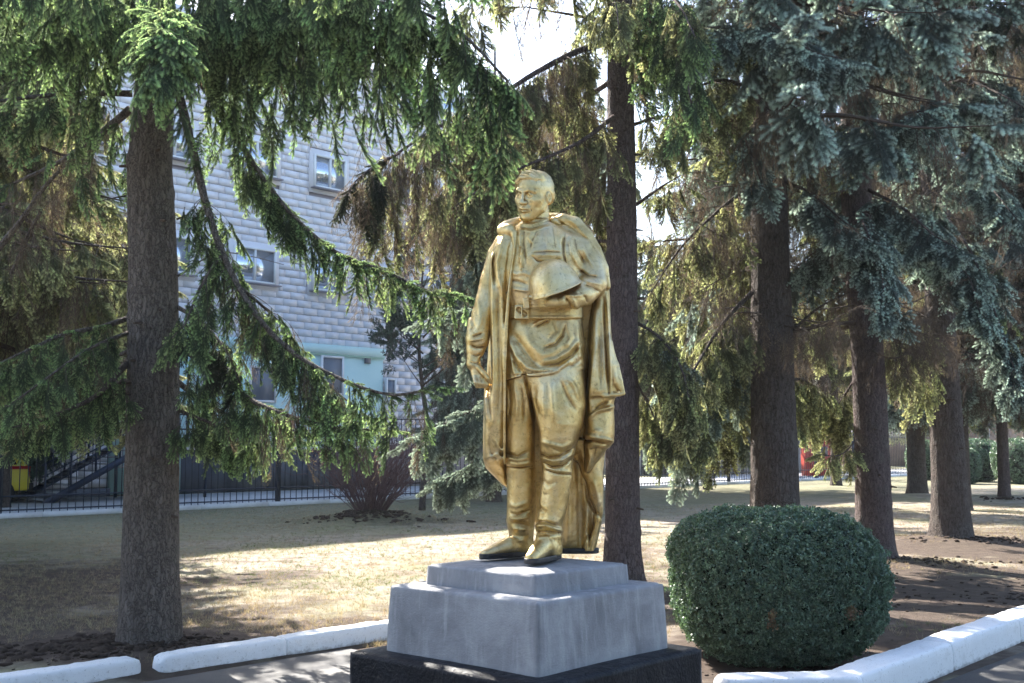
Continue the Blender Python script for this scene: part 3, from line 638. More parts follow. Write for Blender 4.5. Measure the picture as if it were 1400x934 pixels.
def build_pedestal():
    g = N('grey_cement_paint', .72); n1 = g.noise(3.2, 6, .65, dist=.4); n2 = g.noise(26, 5, .7); st = g.noise(3, 4, .6, vec=g.co(scale=(7, 7, .9)))
    c = g.ramp(n1, [(.32, (.19, .19, .20)), (.5, (.265, .265, .28)), (.68, (.36, .36, .37))])
    c = g.mix(g.ramp(st, [(.5, grey(0)), (.7, grey(.6))]), c, (.42, .42, .43)); c = g.mix(g.ramp(n2, [(.62, grey(0)), (.75, grey(.35))]), c, (.20, .20, .21))
    c = g.mix(g.ramp(g.noise(75, 5, .8), [(.60, grey(0)), (.72, grey(.5))]), c, (.10, .10, .105)); g.color(c); g.bump(g.math('ADD', g.math('ADD', n2, n1), g.noise(110, 4, .8)), .65, .010)
    b = N('black_tar_paint', .33, spec=.1); n1 = b.noise(11, 6, .7, dist=.3)
    b.color(b.ramp(b.noise(5), [(.3, (.005, .006, .009)), (.7, (.013, .015, .021))])); b.bump(b.math('ADD', n1, b.noise(45)), .45, .02); b.rough(b.ramp(n1, [(.3, grey(.22)), (.7, grey(.5))]))
    root = thing('statue_plinth', 'stepped grey cement plinth on a black base under the gold statue', 'plinth', (.088, 6.40, 0), math.radians(48))
    def tier(name, half, z0, z1, mat, batter, r, seed, rough, top=0):
        n = 44; V = []
        k = int(round((z1-z0)/(2*half/n)))+1; k = max(k, 5)
        idx = {}
        def vid(i, j, l):
            if (i, j, l) not in idx:
                x, y, z = (2*i/n-1), (2*j/n-1), l/k
                hh = half-batter*z; V.append((x*hh, y*hh, z0+(z1-z0)*z)); idx[i, j, l] = len(V)-1
            return idx[i, j, l]
        Fc = []
        for i in range(n):
            for j in range(n): Fc.append((vid(i, j, k), vid(i+1, j, k), vid(i+1, j+1, k), vid(i, j+1, k)))
        for a_ in range(n):
            for l in range(k):
                Fc += [(vid(a_, 0, l), vid(a_+1, 0, l), vid(a_+1, 0, l+1), vid(a_, 0, l+1)), (vid(a_+1, n, l), vid(a_, n, l), vid(a_, n, l+1), vid(a_+1, n, l+1)),
                       (vid(n, a_, l), vid(n, a_+1, l), vid(n, a_+1, l+1), vid(n, a_, l+1)), (vid(0, a_+1, l), vid(0, a_, l), vid(0, a_, l+1), vid(0, a_+1, l+1))]
        V = np.array(V); hh = half-batter
        # round the arrises
        q = np.abs(V[:, :2])/half; ed = np.clip((np.minimum(q[:, 0], q[:, 1])-(1-r/half))/(r/half), 0, 1)
        for ax in (0, 1): V[:, ax] *= 1-.16*r/half*ed**2*2
        tp = np.clip((np.maximum(np.abs(V[:, 0]), np.abs(V[:, 1]))-(hh-r))/r, 0, 1)*(V[:, 2] > z1-1e-5); V[:, 2] -= tp**2*r*.45
        V[:, 2] += top*(1-tp)*(V[:, 2] > z1-.01)*np.clip(1-np.hypot(V[:, 0], V[:, 1])/half, 0, 1)
        d = field_noise(V, 5, seed)*.012*rough+field_noise(V, 22, seed+1)*.005*rough
        nrm = V-np.array([0, 0, (z0+z1)/2]); nrm[:, 2] *= .3; nrm /= np.linalg.norm(nrm, axis=1)[:, None]
        V = V+nrm*d[:, None]
        return link(name, mesh_from(name, V, Fc, [mat], True), root)
    def sharp(o):
        o.data.shade_auto_smooth() if hasattr(o.data, 'shade_auto_smooth') else None
    # footing, middle block, upper slab
    for nm, h_, z0, z1, mt, bt, r, sd, ro, tp in (('black_base', .70, -.1, .475, b.m, .005, .03, 3, 1.5, .02), ('middle_block', .557, .47, .832, g.m, .022, .02, 5, .5, 0), ('upper_slab', .405, .825, .9405, g.m, .012, .02, 9, .6, .0)):
        tier(nm, h_, z0, z1, mt, bt, r, sd, ro, tp)

def shingle_mat():
    m = N('siding_tile', .8); oi = m.new('ShaderNodeObjectInfo')
    c = m.mix(oi.outputs['Random'], (.74, .72, .75), (.80, .78, .81)); c = m.mix(m.ramp(m.noise(2.2, 5, .6), [(.45, grey(0)), (.7, grey(.35))]), c, (.58, .54, .54))
    m.color(c); return m.m

def build_building():
    wallm = N('grey_joint', .9).color((.30, .28, .32)).m
    til = shingle_mat()
    teal = N('pale_turquoise_render', .75); teal.color(teal.ramp(teal.noise(1.2), [(.3, (.50, .74, .74)), (.7, (.58, .80, .80))])); teal = teal.m
    tealb = N('turquoise_trim', .7).color((.33, .56, .50)).m
    white = N('white_upvc', .4).color((.8, .8, .8)).m
    conc = N('dark_concrete', .9); conc.color(conc.ramp(conc.noise(2, 5, .6, vec=conc.co(scale=(1, 1, .35))), [(.3, (.045, .055, .075)), (.7, (.13, .145, .175))])); conc.bump(conc.noise(20), .4, .02)
    gl = N('window_glass', .1, .75, .9).color((.55, .60, .68)).m  # pale blue colour stands in for sky reflected in the panes
    mar = N('maroon_panel', .6).color((.20, .055, .055)).m
    curt = N('curtain', .9).color((.45, .46, .45)).m
    base = ground(330, 672); base = Vector((base.x, base.y, 0))
    root = thing('school_building', 'tall pale building clad in shingle tiles with a turquoise ground floor beyond the fence', 'building', base, AZ)
    # local axes: x along the facade, y away from us (facade plane y = 0), z up
    X0, X1, H = -26.0, 13.6, 16.0
    MB().box(((X0+X1)/2, 6.1, H/2), (X1-X0, 12, H)).build('wall', wallm, root)
    def lx(px, py=400):   # facade coordinate seen at pixel px
        c = (px-CX)/F
        # base + U*s: x/y = c*(1/cos..) -> solve with horizontal direction
        cp, sp = math.cos(PITCH), math.sin(PITCH); k = c/(cp-sp*(CY-py)/F)
        return (k*base.y-base.x)/(U.x-k*U.y)
    def lz(px, py):
        s = lx(px, py); Yw = base.y+U.y*s; return at(px, py, Yw).z
    wins = []
    def window(xc, zc, w_, h_, y=0.0, sill=True, mull=1, cur=False):
        f = MB(); t = .07
        for sx in (-1, 1): f.box((sx*(w_/2-t/2), 0, 0), (t, .10, h_))
        for sz in (-1, 1): f.box((0, 0, sz*(h_/2-t/2)), (w_-2*t, .10, t))
        MB().box((0, .045, 0), (w_+.34, .05, h_+.42)).build('surround', til, root).location = (xc, y, zc)
        for k in range(mull): f.box((w_*((k+1)/(mull+1)-.5), 0, 0), (t*.9, .09, h_-2*t))
        o = f.build('window', white, root); o.location = (xc, y-.02, zc)
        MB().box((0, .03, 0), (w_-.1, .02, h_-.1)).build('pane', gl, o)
        if cur: MB().box((-w_*.25, .055, 0), (w_*.42, .012, h_-.12)).build('curtain', curt, o)
        if sill: MB().box((0, -.10, -h_/2-.05), (w_+.24, .22, .05)).build('sill', N_sill, o)
        wins.append((xc, zc, w_+.30, h_+.30))
    N_sill = N('grey_sill', .6).color((.22, .21, .24)).m
    zt = lz(404, 469)                      # underside of the tiled part
    storey = 3.85
    # upper windows
    xs_ = [lx(258), lx(350, 370), lx(450), lx(540)]
    z_1 = (lz(258, 326)+lz(258, 376))/2; h_1 = lz(258, 326)-lz(258, 376)
    pitchx = (lx(540)-lx(450))
    for fl in range(3):
        zc = z_1+fl*storey
        for k in range(-8, 5):
            xc = lx(540)-.1+(k-1)*pitchx if k < 5 else 0
            if xc < X0+1.5 or xc > X1-1.2: continue
            window(xc, zc, 1.75 if k % 2 else 1.5, h_1, -.06, True, 1, (k+fl) % 3 == 0)
    # turquoise ground floor, slightly proud, with a trim band
    xe = lx(519, 540)
    xw, xf = lx(150, 560), lx(243, 640)
    MB().box(((xw+xe)/2, -.03, (.05+zt-.32)/2), (xe-xw, .30, zt-.32-.05)).build('ground_floor_wall', teal, root)
    MB().box(((xw+xe)/2-.0, -.06, zt-.155), (xe-xw+.1, .40, .33)).build('cornice', teal, root)
    MB().box(((xw+xe)/2, -.16, zt-.355), (xe-xw+.06, .16, .06)).build('cornice_trim', tealb, root)
    MB().box(((xf+xe)/2-.1, -.10, .70), (xe-xf-.2, .36, 1.5)).build('foundation_wall', conc.m, root)
    MB().box(((xf+xe)/2-.1, -.14, 1.47), (xe-xf-.1, .46, .10)).build('ledge', white, root)
    # ground floor windows (closed grey shutters), vents and doors
    shut = N('grey_blind', .5).color((.17, .19, .23)).m
    def gwin(px0, py0, px1, py1, mat=shut, nm='window'):
        a_, b_ = lx(px0, py1), lx(px1, py1); z0, z1 = lz(px0, py1), lz(px0, py0); w_, h_ = b_-a_, z1-z0
        f = MB(); t = .08
        for sx in (-1, 1): f.box((sx*(w_/2-t/2), 0, 0), (t, .1, h_))
        for sz in (-1, 1): f.box((0, 0, sz*(h_/2-t/2)), (w_-2*t, .1, t))
        o = f.build(nm, white, root); o.location = ((a_+b_)/2, -.21, (z0+z1)/2)
        MB().box((0, .01, 0), (w_-.12, .05, h_-.12)).build('blind' if nm == 'window' else 'panel', mat, o)
        return o
    gwin(433, 486, 464, 540); gwin(335, 500, 372, 550); gwin(270, 478, 300, 540)
    MB().box((lx(498, 490), -.20, lz(498, 490)), (.28, .04, .42)).build('vent', shut, root)
    gwin(334, 570, 360, 618, mar, 'door'); gwin(364, 568, 400, 618, mar, 'door')
    d = gwin(158, 556, 178, 640, N('pale_door', .5).color((.5, .66, .68)).m, 'door')
    # right of the turquoise part: grey-blue door and more
    gwin(522, 517, 536, 548, N('blue_grey_door', .5).color((.16, .20, .27)).m, 'window')
    # parapet
    MB().box(((X0+X1)/2, 6.1, H+.12), (X1-X0+.3, 12.3, .26)).build('roof', N('roof_edge', .7).color((.3, .3, .32)).m, root)
    # shingle tiles: running bond of separate tiles, hanging a little proud, uneven
    tw, th = .62, .262; tiles = []; r = np.random.default_rng(5)
    z = zt; row = 0
    while z+th < H:
        x = X0-(row % 2)*tw/2+r.uniform(-.05, .05)
        while x < X1:
            seg = [(max(x, X0), min(x+tw, X1))]
            for a_, b_, c_, d_ in wins:
                if abs(z+th/2-b_) < d_/2+th*.30:
                    seg = [q for s0, s1 in seg for q in ((s0, min(s1, a_-c_/2)), (max(s0, a_+c_/2), s1)) if q[1]-q[0] > .07]
            for s0, s1 in seg: tiles.append(((s0+s1)/2, z+th/2, s1-s0))
            x += tw
        z += th; row += 1
    # right of the turquoise part the tiles go down to 1.5 m
    z = zt-th; row = 0
    while z > .2:
        for lo, hi in ((X0, xw-.02), (xe+.03, X1)):
            if lo > xw and z < 1.4: continue
            x = lo-(row % 2)*tw/2
            while x < hi:
                s0, s1 = max(x, lo), min(x+tw, hi)
                if s1-s0 > .08: tiles.append(((s0+s1)/2, z+th/2, s1-s0))
                x += tw
        z -= th; row += 1
    MB().box(((X0+xw)/2, -.08, .12), (xw-X0, .25, .26)).build('footing', conc.m, root)
    def score(t):
        Yw = base.y+U.y*t[0]; Xw = base.x+U.x*t[0]; px = CX+F*Xw/Yw; py = 608-F*(t[1]-1.6)/Yw
        return -Yw if (215 < px < 640 and 90 < py < 500) else -Yw-500
    tiles.sort(key=score, reverse=True)
    me = MB().box((0, 0, 0), (tw-.011, .012, th-.013)).mesh('siding_tile', til)
    for i, (x, z, w_) in enumerate(tiles[:295]):
        o = link('siding_tile', me, root); o.location = (x, -.005+r.normal()*.0015, z+r.normal()*.003); o.rotation_euler = (r.normal()*.001, r.normal()*.001, 0); o.scale.x = w_/tw
    mb = MB()
    for x, z, w_ in tiles[295:]: mb.box((x, -.005+r.normal()*.0015, z), (w_-.011, .012, th-.013))
    mb.build('siding', til, root, kind='stuff')

def build_stairs():
    st = N('dark_blue_steel', .45, .3).color((.022, .035, .07)).m; tr = N('worn_step', .7).color((.33, .33, .35)).m
    p = at(62, 680, 31.0); root = thing('entrance_stairs', 'dark steel stairs with railings climbing to the entrance door behind the fence', 'stairs', (p.x, p.y, 0), AZ)
    n = 8
    # steps climb to the right along the facade
    for i in range(n):
        mb = MB(); mb.box((0, 0, 0), (.40, 1.9, .035)); mb.build('step', tr, root).location = (.15+i*.36, 1.0, .10+i*.19)
    for s_ in (.05, 1.95):
        mb = MB(); a_ = math.atan2(.19, .36); L = n*.405
        M_ = Matrix.Rotation(-a_, 4, 'Y')
        V = [Vector((x, y, z)) for x in (-.1, L) for y in (-.03, .03) for z in (-.13, .05)]
        mb.add([tuple(M_@v+Vector((.05, s_, .06))) for v in V], [(0, 1, 3, 2), (4, 6, 7, 5), (0, 4, 5, 1), (2, 3, 7, 6), (0, 2, 6, 4), (1, 5, 7, 3)]); mb.build('stringer', st, root)
        mb = MB()
        for h_ in (.95, .62, .3): mb.tube([(-.1, s_, .08+h_), (n*.36, s_, .08+n*.19+h_)], .022, 6)
        mb.tube([(n*.36, s_, .08+n*.19+.95), (n*.36+2, s_, .08+n*.19+.95)], .022, 6)
        mb.build('handrail', st, root)
        for i in range(0, n+5, 2):
            zz = .08+min(i, n)*.19; MB().box((0, 0, .5), (.045, .045, 1.0)).build('baluster', st, root).location = (i*.36, s_, zz)
    MB().box((n*.36+1.1, 1.0, n*.19+.03), (2.3, 1.9, .06)).build('landing', tr, root)
    for x in (n*.36+.15, n*.36+2.1):
        for y in (.1, 1.9): MB().box((0, 0, n*.095), (.07, .07, n*.19)).build('support', st, root).location = (x, y, 0)

def build_fence():
    st = N('dark_fence_paint', .45, .2).color((.02, .027, .045)).m
    fA = Vector((-11.2, 24.8, 0))
    root = thing('iron_fence', 'long dark iron bar fence with square posts along the back of the lawn', 'fence', fA, AZ)
    L0, L1, sp = -3.4, 50.0, .186
    me = MB().box((0, 0, 1.22), (.016, .016, 2.28)).mesh('fence_bar', st); n = 0; x = L0
    while x < L1 and n < 296:
        link('fence_bar', me, root).location = (x, 0, 0); x += sp; n += 1
    for z in (.17, .47, 1.98, 2.34): MB().box(((L0+L1)/2, .0, z), (L1-L0, .034, .034)).build('rail', st, root)
    # posts where the photograph shows them, and the same spacing between
    def along(px, py=650):
        c = (px-CX)/F; cp, sp_ = math.cos(PITCH), math.sin(PITCH); k = c/(cp-sp_*(CY-py)/F)
        return (k*fA.y-fA.x)/(U.x-k*U.y)
    pm = MB().box((0, 0, 1.25), (.11, .11, 2.62)).mesh('post', st)
    ps = [along(380), along(996)]; gap = (ps[1]-ps[0])/6
    k = -2
    while ps[0]+k*gap < L1:
        link('post', pm, root).location = (ps[0]+k*gap, 0, 0); k += 1

def build_car():
    yel = N('yellow_car_paint', .35, spec=.6).color((.62, .52, .02)).m; red = N('red_lamp', .3).color((.45, .015, .02)).m; wht = N('white_lamp', .3).color((.8, .8, .8)).m
    blk = N('tyre', .8).color((.02, .02, .022)).m; gl = N('car_glass', .08, spec=.8).color((.03, .035, .04)).m
    p = at(40, 680, 31.2); root = thing('parked_car', 'yellow car with red band and red tail lamps parked by the stairs behind the fence', 'car', (p.x, p.y, 0), AZ+math.pi)
    # side profile in x (forward), z; extruded across y with tumblehome
    prof = [(0.0, .35), (-.03, .62), (.05, 1.02), (.32, 1.42), (.9, 1.50), (1.8, 1.47), (2.6, 1.0), (3.55, .86), (3.8, .62), (3.82, .35)]
    n = len(prof); V, Fc = [], []
    W = [(-.80, 0), (-.74, 1), (.74, 1), (.80, 0)]
    for y0, top in ((-.82, 0), (-.70, 1), (.70, 1), (.82, 0)):
        for x, z in prof:
            V.append((x, -.85+(y0 if z < 1.05 else y0*(.98-.2*(z-1.0))), z if not top or z < .5 else z+.012))
    for j in range(3):
        for i in range(n-1): Fc.append((j*n+i, j*n+i+1, (j+1)*n+i+1, (j+1)*n+i))
        Fc.append((j*n+n-1, j*n, (j+1)*n, (j+1)*n+n-1))
    Fc += [tuple(range(n))[::-1], tuple(3*n+i for i in range(n))]
    body = link('body', mesh_from('body', V, Fc, [yel]), root); bevel(body, .05, 3)
    for y in (-1.665, -.035):
        q = [(.36, y, 1.06), (.52, y, 1.36), (1.75, y, 1.38), (2.35, y, 1.02)]
        V = [Vector(v) for v in q]+[Vector(v)+Vector((0, .02*(1 if y > -.8 else -1), 0)) for v in q]
        link('window', mesh_from('window', V, [(0, 1, 2, 3), (7, 6, 5, 4), (0, 4, 5, 1), (1, 5, 6, 2), (2, 6, 7, 3), (3, 7, 4, 0)], [gl]), root)
        MB().box((1.5, y+(.0 if y > -.8 else 0), .98), (2.9, .05, .09)).build('red_band', red, root)
    MB().box((.06, -.85, 1.22), (.02, 1.2, .3)).build('rear_window', gl, root).rotation_euler = (0, 0, 0)
    for y in (-1.5, -.2):
        o = MB().box((-.02, y, .86), (.07, .22, .30)).build('tail_lamp', red, root); MB().box((-.035, y, .86), (.06, .20, .12)).build('reverse_lens', wht, o)
    MB().box((-.06, -.85, .45), (.12, 1.62, .2)).build('bumper', blk, root)
    for x in (.72, 3.05):
        for y in (-1.62, -.08):
            mb = MB(); mb.tube([(x, y-.09, .31), (x, y+.09, .31)], .31, 20); o = mb.build('wheel', blk, root)
            mb = MB(); mb.tube([(x, y-.1, .31), (x, y+.1, .31)], .18, 14); mb.build('rim', N('rim', .4, .7).color((.5, .5, .5)).m, o)

def build_far_right():
    """what shows between the trunks on the right, beyond the fence"""
    brick = N('weathered_brick_wall', .9); brick.color(brick.ramp(brick.noise(1.2), [(.3, (.22, .14, .12)), (.7, (.33, .25, .22))]))
    conc = N('pale_render', .8); conc.color(conc.ramp(conc.noise(.8), [(.3, (.36, .36, .39)), (.7, (.48, .47, .50))]))
    slat = N('dark_slat', .7).color((.10, .085, .08)).m; redm = N('red_sheet', .55).color((.42, .05, .03)).m; rf = N('brown_roof', .8).color((.12, .07, .06)).m
    gl = N('dark_pane', .1, spec=.8).color((.04, .045, .06)).m
    def house(label, px, py, Yd, w_, d_, h_, wall, rz=AZ, rh=1.6, nwin=3, nm='house'):
        p = at(px, py, Yd); root = thing(nm, label, 'building', (p.x, p.y, 0), rz)
        MB().box((0, d_/2, h_/2), (w_, d_, h_)).build('wall', wall, root)
        V = [(-w_/2-.3, -.3, h_), (w_/2+.3, -.3, h_), (w_/2+.3, d_+.3, h_), (-w_/2-.3, d_+.3, h_), (-w_/2-.3, d_/2, h_+rh), (w_/2+.3, d_/2, h_+rh)]
        link('roof', mesh_from('roof', V, [(0, 1, 5, 4), (2, 3, 4, 5), (1, 2, 5), (3, 0, 4), (3, 2, 1, 0)], [rf]), root)
        for k in range(nwin):
            x = w_*((k+.5)/nwin-.5); f = MB().box((x, -.03, h_*.55), (1.2, .1, 1.3)).build('window', conc.m, root); MB().box((x, -.09, h_*.55), (1.0, .03, 1.1)).build('pane', gl, f)
        return root
    house('long pale low building seen through the fence between the spruce trunks', 985, 640, 66, 15, 8, 3.6, conc.m, AZ*.55, 1.4, 4)
    house('brown brick house behind the round bushes at the right edge', 1345, 640, 88, 20, 9, 5.2, brick.m, .25, 2.2, 5)
    # picket screen in front of the pale building
    p = at(985, 645, 60); root = thing('picket_screen', 'weathered picket screen standing before the pale low building', 'fence', (p.x-4.2, p.y, 0), .30)
    me = MB().box((0, 0, 1.0), (.13, .03, 2.0)).mesh('picket', slat); me2 = MB().box((0, 0, 1.0), (.13, .03, 2.0)).mesh('picket', conc.m)
    for i in range(34): link('picket', me if i % 2 else me2, root).location = (i*.26, 0, 0)
    for z in (.4, 1.6): MB().box((4.3, .04, z), (8.9, .05, .08)).build('rail', slat, root)
    # red gate post and sheet
    p = at(1122, 648, 58); root = thing('red_kiosk', 'red sheet metal kiosk with a taller red post beyond the fence', 'kiosk', (p.x, p.y, 0), .3)
    MB().box((0, .4, .95), (1.25, .8, 1.9)).build('body', redm, root); MB().box((.75, .3, 1.45), (.28, .28, 2.9)).build('post', redm, root)
    MB().box((0, .4, 1.96), (1.4, 1.0, .1)).build('roof', rf, root); MB().box((0, -.02, 1.25), (.8, .04, .5)).build('shutter', slat, root)
    # parked white car, half hidden by the round bushes
    wp = N('white_car_paint', .3, spec=.6).color((.78, .78, .8)).m; blk = N('tyre_black', .8).color((.02, .02, .02)).m
    p = at(1362, 652, 60); root = thing('parked_car', 'white car glimpsed between the two round dark bushes on the right', 'car', (p.x, p.y, 0), .15)
    prof = [(-2.1, .3), (-2.15, .7), (-1.7, .95), (-.9, 1.4), (.5, 1.42), (1.2, .98), (2.05, .85), (2.15, .3)]; n = len(prof)
    V = [(x, y*(1 if z < 1 else .85), z) for y in (-.8, .8) for x, z in prof]
    o = link('body', mesh_from('body', V, [tuple(range(n))[::-1], tuple(range(n, 2*n))]+[(i, (i+1) % n, n+(i+1) % n, n+i) for i in range(n)], [wp]), root); bevel(o, .06, 2)
    MB().box((-.2, 0, 1.18), (1.7, 1.44, .3)).build('window', gl, root)
    for x in (-1.3, 1.35):
        for y in (-.78, .78): mb = MB(); mb.tube([(x, y-.1, .32), (x, y+.1, .32)], .32, 16); mb.build('wheel', blk, root)

build_ground(); build_paving(); build_kerbs(); build_pedestal(); build_building(); build_stairs(); build_fence(); build_car(); build_far_right()
# ------------------------------------------------------------------ plants
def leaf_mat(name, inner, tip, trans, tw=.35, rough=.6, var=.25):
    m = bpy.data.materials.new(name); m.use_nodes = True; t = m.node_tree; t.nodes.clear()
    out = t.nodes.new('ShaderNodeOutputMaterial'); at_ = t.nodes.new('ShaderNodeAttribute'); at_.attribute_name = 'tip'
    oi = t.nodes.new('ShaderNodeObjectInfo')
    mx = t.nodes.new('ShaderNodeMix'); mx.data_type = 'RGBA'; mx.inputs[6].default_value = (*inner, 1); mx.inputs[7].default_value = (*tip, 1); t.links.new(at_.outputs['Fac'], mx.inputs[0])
    hs = t.nodes.new('ShaderNodeHueSaturation'); mr = t.nodes.new('ShaderNodeMapRange'); mr.inputs[3].default_value = 1-var; mr.inputs[4].default_value = 1+var
    t.links.new(oi.outputs['Random'], mr.inputs[0]); t.links.new(mr.outputs[0], hs.inputs['Value'])
    ml = t.nodes.new('ShaderNodeMath'); ml.operation = 'MULTIPLY'; ml.inputs[1].default_value = 7.13; fr = t.nodes.new('ShaderNodeMath'); fr.operation = 'FRACT'
    t.links.new(oi.outputs['Random'], ml.inputs[0]); t.links.new(ml.outputs[0], fr.inputs[0])
    m2 = t.nodes.new('ShaderNodeMapRange'); m2.inputs[3].default_value = .47; m2.inputs[4].default_value = .525; t.links.new(fr.outputs[0], m2.inputs[0]); t.links.new(m2.outputs[0], hs.inputs['Hue'])
    t.links.new(mx.outputs[2], hs.inputs['Color'])
    p = t.nodes.new('ShaderNodeBsdfPrincipled'); p.inputs['Roughness'].default_value = rough; p.inputs['Specular IOR Level'].default_value = .35; t.links.new(hs.outputs[0], p.inputs['Base Color'])
    tr = t.nodes.new('ShaderNodeBsdfTranslucent'); h2 = t.nodes.new('ShaderNodeMix'); h2.data_type = 'RGBA'; h2.blend_type = 'MULTIPLY'; h2.inputs[0].default_value = 1
    t.links.new(hs.outputs[0], h2.inputs[6]); h2.inputs[7].default_value = (*trans, 1); t.links.new(h2.outputs[2], tr.inputs[0])
    ms = t.nodes.new('ShaderNodeMixShader'); ms.inputs[0].default_value = tw; t.links.new(p.outputs[0], ms.inputs[1]); t.links.new(tr.outputs[0], ms.inputs[2]); t.links.new(ms.outputs[0], out.inputs[0])
    return m
M_twig = N('twig_bark', .9).color((.085, .06, .045)).m

def spray_mesh(name, L, kind, seed, mat, ang=(32, 58), side_f=.46, nsh=None):
    """one branchlet of a spruce, needle by needle, lying along +x with its face up (+z)"""
    r = np.random.default_rng(seed); shoots = []
    sag = {'green': .10, 'blue': .03, 'brown': .16, 'bare': .06}[kind]
    def stem(p0, d0, ln, lvl):
        n = 7; P = [p0]; d = d0/np.linalg.norm(d0)
        for i in range(n):
            d = d+np.array([0, 0, -sag*.6])*(1 if lvl else .5)+r.normal(size=3)*.05; d /= np.linalg.norm(d); P.append(P[-1]+d*ln/n)
        shoots.append((np.array(P), ln, lvl)); return np.array(P)
    main = stem(np.zeros(3), np.array([1, 0, .0]), L, 0)
    ns = nsh or {'green': 9, 'blue': 11, 'brown': 8, 'bare': 9}[kind]
    for i in range(ns):
        t = .10+.86*(i+r.uniform(-.3, .3))/ns; k = min(int(t*7), 6); p = main[k]+(main[k+1]-main[k])*(t*7-k); d = main[k+1]-main[k]; d /= np.linalg.norm(d)
        for sd in (-1, 1):
            if r.random() < .12: continue
            an = math.radians(r.uniform(*ang)); side = np.array([-d[1], d[0], 0])*sd; v = d*math.cos(an)+side*math.sin(an)+np.array([0, 0, r.uniform(-.35, .12)])
            ln = L*(side_f*(1-t)**.7+.10)*r.uniform(.7, 1.15); q = stem(p, v, ln, 1)
            if ln > L*.3 and kind != 'brown':
                for u in (2, 4):
                    for s2 in (-1, 1):
                        if r.random() < .35: continue
                        dd = q[u+1]-q[u]; dd /= np.linalg.norm(dd); sv = np.array([-dd[1], dd[0], 0])*s2; stem(q[u], dd*.75+sv*.6+np.array([0, 0, r.uniform(-.2, .1)]), ln*.35, 2)
    nl, nw, sp, ring, lean = {'green': (.021, .0028, .0046, 6, .70), 'blue': (.026, .0030, .0050, 6, .60), 'brown': (.013, .0024, .0075, 2, .8), 'bare': (.010, .002, .03, 1, .8)}[kind]
    V, Fc, T = [], [], []
    for P, ln, lvl in shoots:
        seg = np.linalg.norm(np.diff(P, axis=0), axis=1).sum(); m = max(4, int(seg/sp))
        for i in range(m):
            t = (i+.5)/m; k = min(int(t*7), 6); c = P[k]+(P[k+1]-P[k])*(t*7-k); d = P[k+1]-P[k]; d /= np.linalg.norm(d)
            if lvl == 0 and t < .25 and r.random() < .6: continue
            u = np.cross(d, [0, 0, 1]); u /= np.linalg.norm(u)+1e-9; w_ = np.cross(u, d); a0 = r.uniform(0, 6.28)
            for j in range(ring):
                if kind == 'brown' and r.random() < .35: continue
                a_ = a0+2*math.pi*j/ring+r.normal()*.3; o = u*math.cos(a_)+w_*math.sin(a_)
                if kind == 'blue': o = o+np.array([0, 0, .25])
                e = d*lean+o*.66; e /= np.linalg.norm(e); l_ = nl*r.uniform(.75, 1.15)*(1-.35*(t > .93)); sd = np.cross(e, d+r.normal(size=3)*.3); sd /= np.linalg.norm(sd)+1e-9
                b = c+o*.001; n0 = len(V); V += [b-sd*nw/2, b+sd*nw/2, b+e*l_*.55+sd*nw*.55, b+e*l_]
                Fc.append((n0, n0+1, n0+2, n0+3)); T += [float(np.clip((t-.5)*2.6, 0, 1)*(1 if lvl else .8))]*4
    mi = [0]*len(Fc)
    for P, ln, lvl in shoots:
        R = .0035 if lvl == 0 else .0018; n0 = len(V)
        for i, p in enumerate(P[::2] if lvl else P):
            for k in range(3): an = k*2.094; V.append(p+np.array([0, math.cos(an), math.sin(an)])*R*(1-.6*i/7)); T.append(0)
        cnt = len(P[::2]) if lvl else len(P)
        for i in range(cnt-1):
            for k in range(3): Fc.append((n0+i*3+k, n0+i*3+(k+1) % 3, n0+(i+1)*3+(k+1) % 3, n0+(i+1)*3+k)); mi.append(1)
    me = mesh_from(name, V, np.array(Fc), [mat, M_twig]); me.polygons.foreach_set('material_index', np.array(mi, dtype=np.int32))
    a_ = me.attributes.new('tip', 'FLOAT', 'POINT'); a_.data.foreach_set('value', np.array(T, dtype=np.float32)); return me

KINDS = {}
def scatter_group(name, meshes):
    """geometry nodes: puts one of the meshes on every point, turned and scaled by the point's own attributes"""
    g = bpy.data.node_groups.new(name, 'GeometryNodeTree')
    g.interface.new_socket('Geometry', in_out='INPUT', socket_type='NodeSocketGeometry'); g.interface.new_socket('Geometry', in_out='OUTPUT', socket_type='NodeSocketGeometry')
    gi, go = g.nodes.new('NodeGroupInput'), g.nodes.new('NodeGroupOutput'); j = g.nodes.new('GeometryNodeJoinGeometry')
    for me in reversed(meshes):
        o = bpy.data.objects.new(me.name, me); oi = g.nodes.new('GeometryNodeObjectInfo'); oi.inputs['Object'].default_value = o; oi.inputs['As Instance'].default_value = True
        g.links.new(oi.outputs['Geometry'], j.inputs[0])
    ip = g.nodes.new('GeometryNodeInstanceOnPoints'); ip.inputs['Pick Instance'].default_value = True
    def attr(n, ty):
        a_ = g.nodes.new('GeometryNodeInputNamedAttribute'); a_.data_type = ty; a_.inputs[0].default_value = n; return a_.outputs[0]
    g.links.new(gi.outputs[0], ip.inputs['Points']); g.links.new(j.outputs[0], ip.inputs['Instance']); g.links.new(attr('pick', 'INT'), ip.inputs['Instance Index'])
    g.links.new(attr('turn', 'FLOAT_VECTOR'), ip.inputs['Rotation']); g.links.new(attr('size', 'FLOAT'), ip.inputs['Scale']); g.links.new(ip.outputs[0], go.inputs[0])
    return g
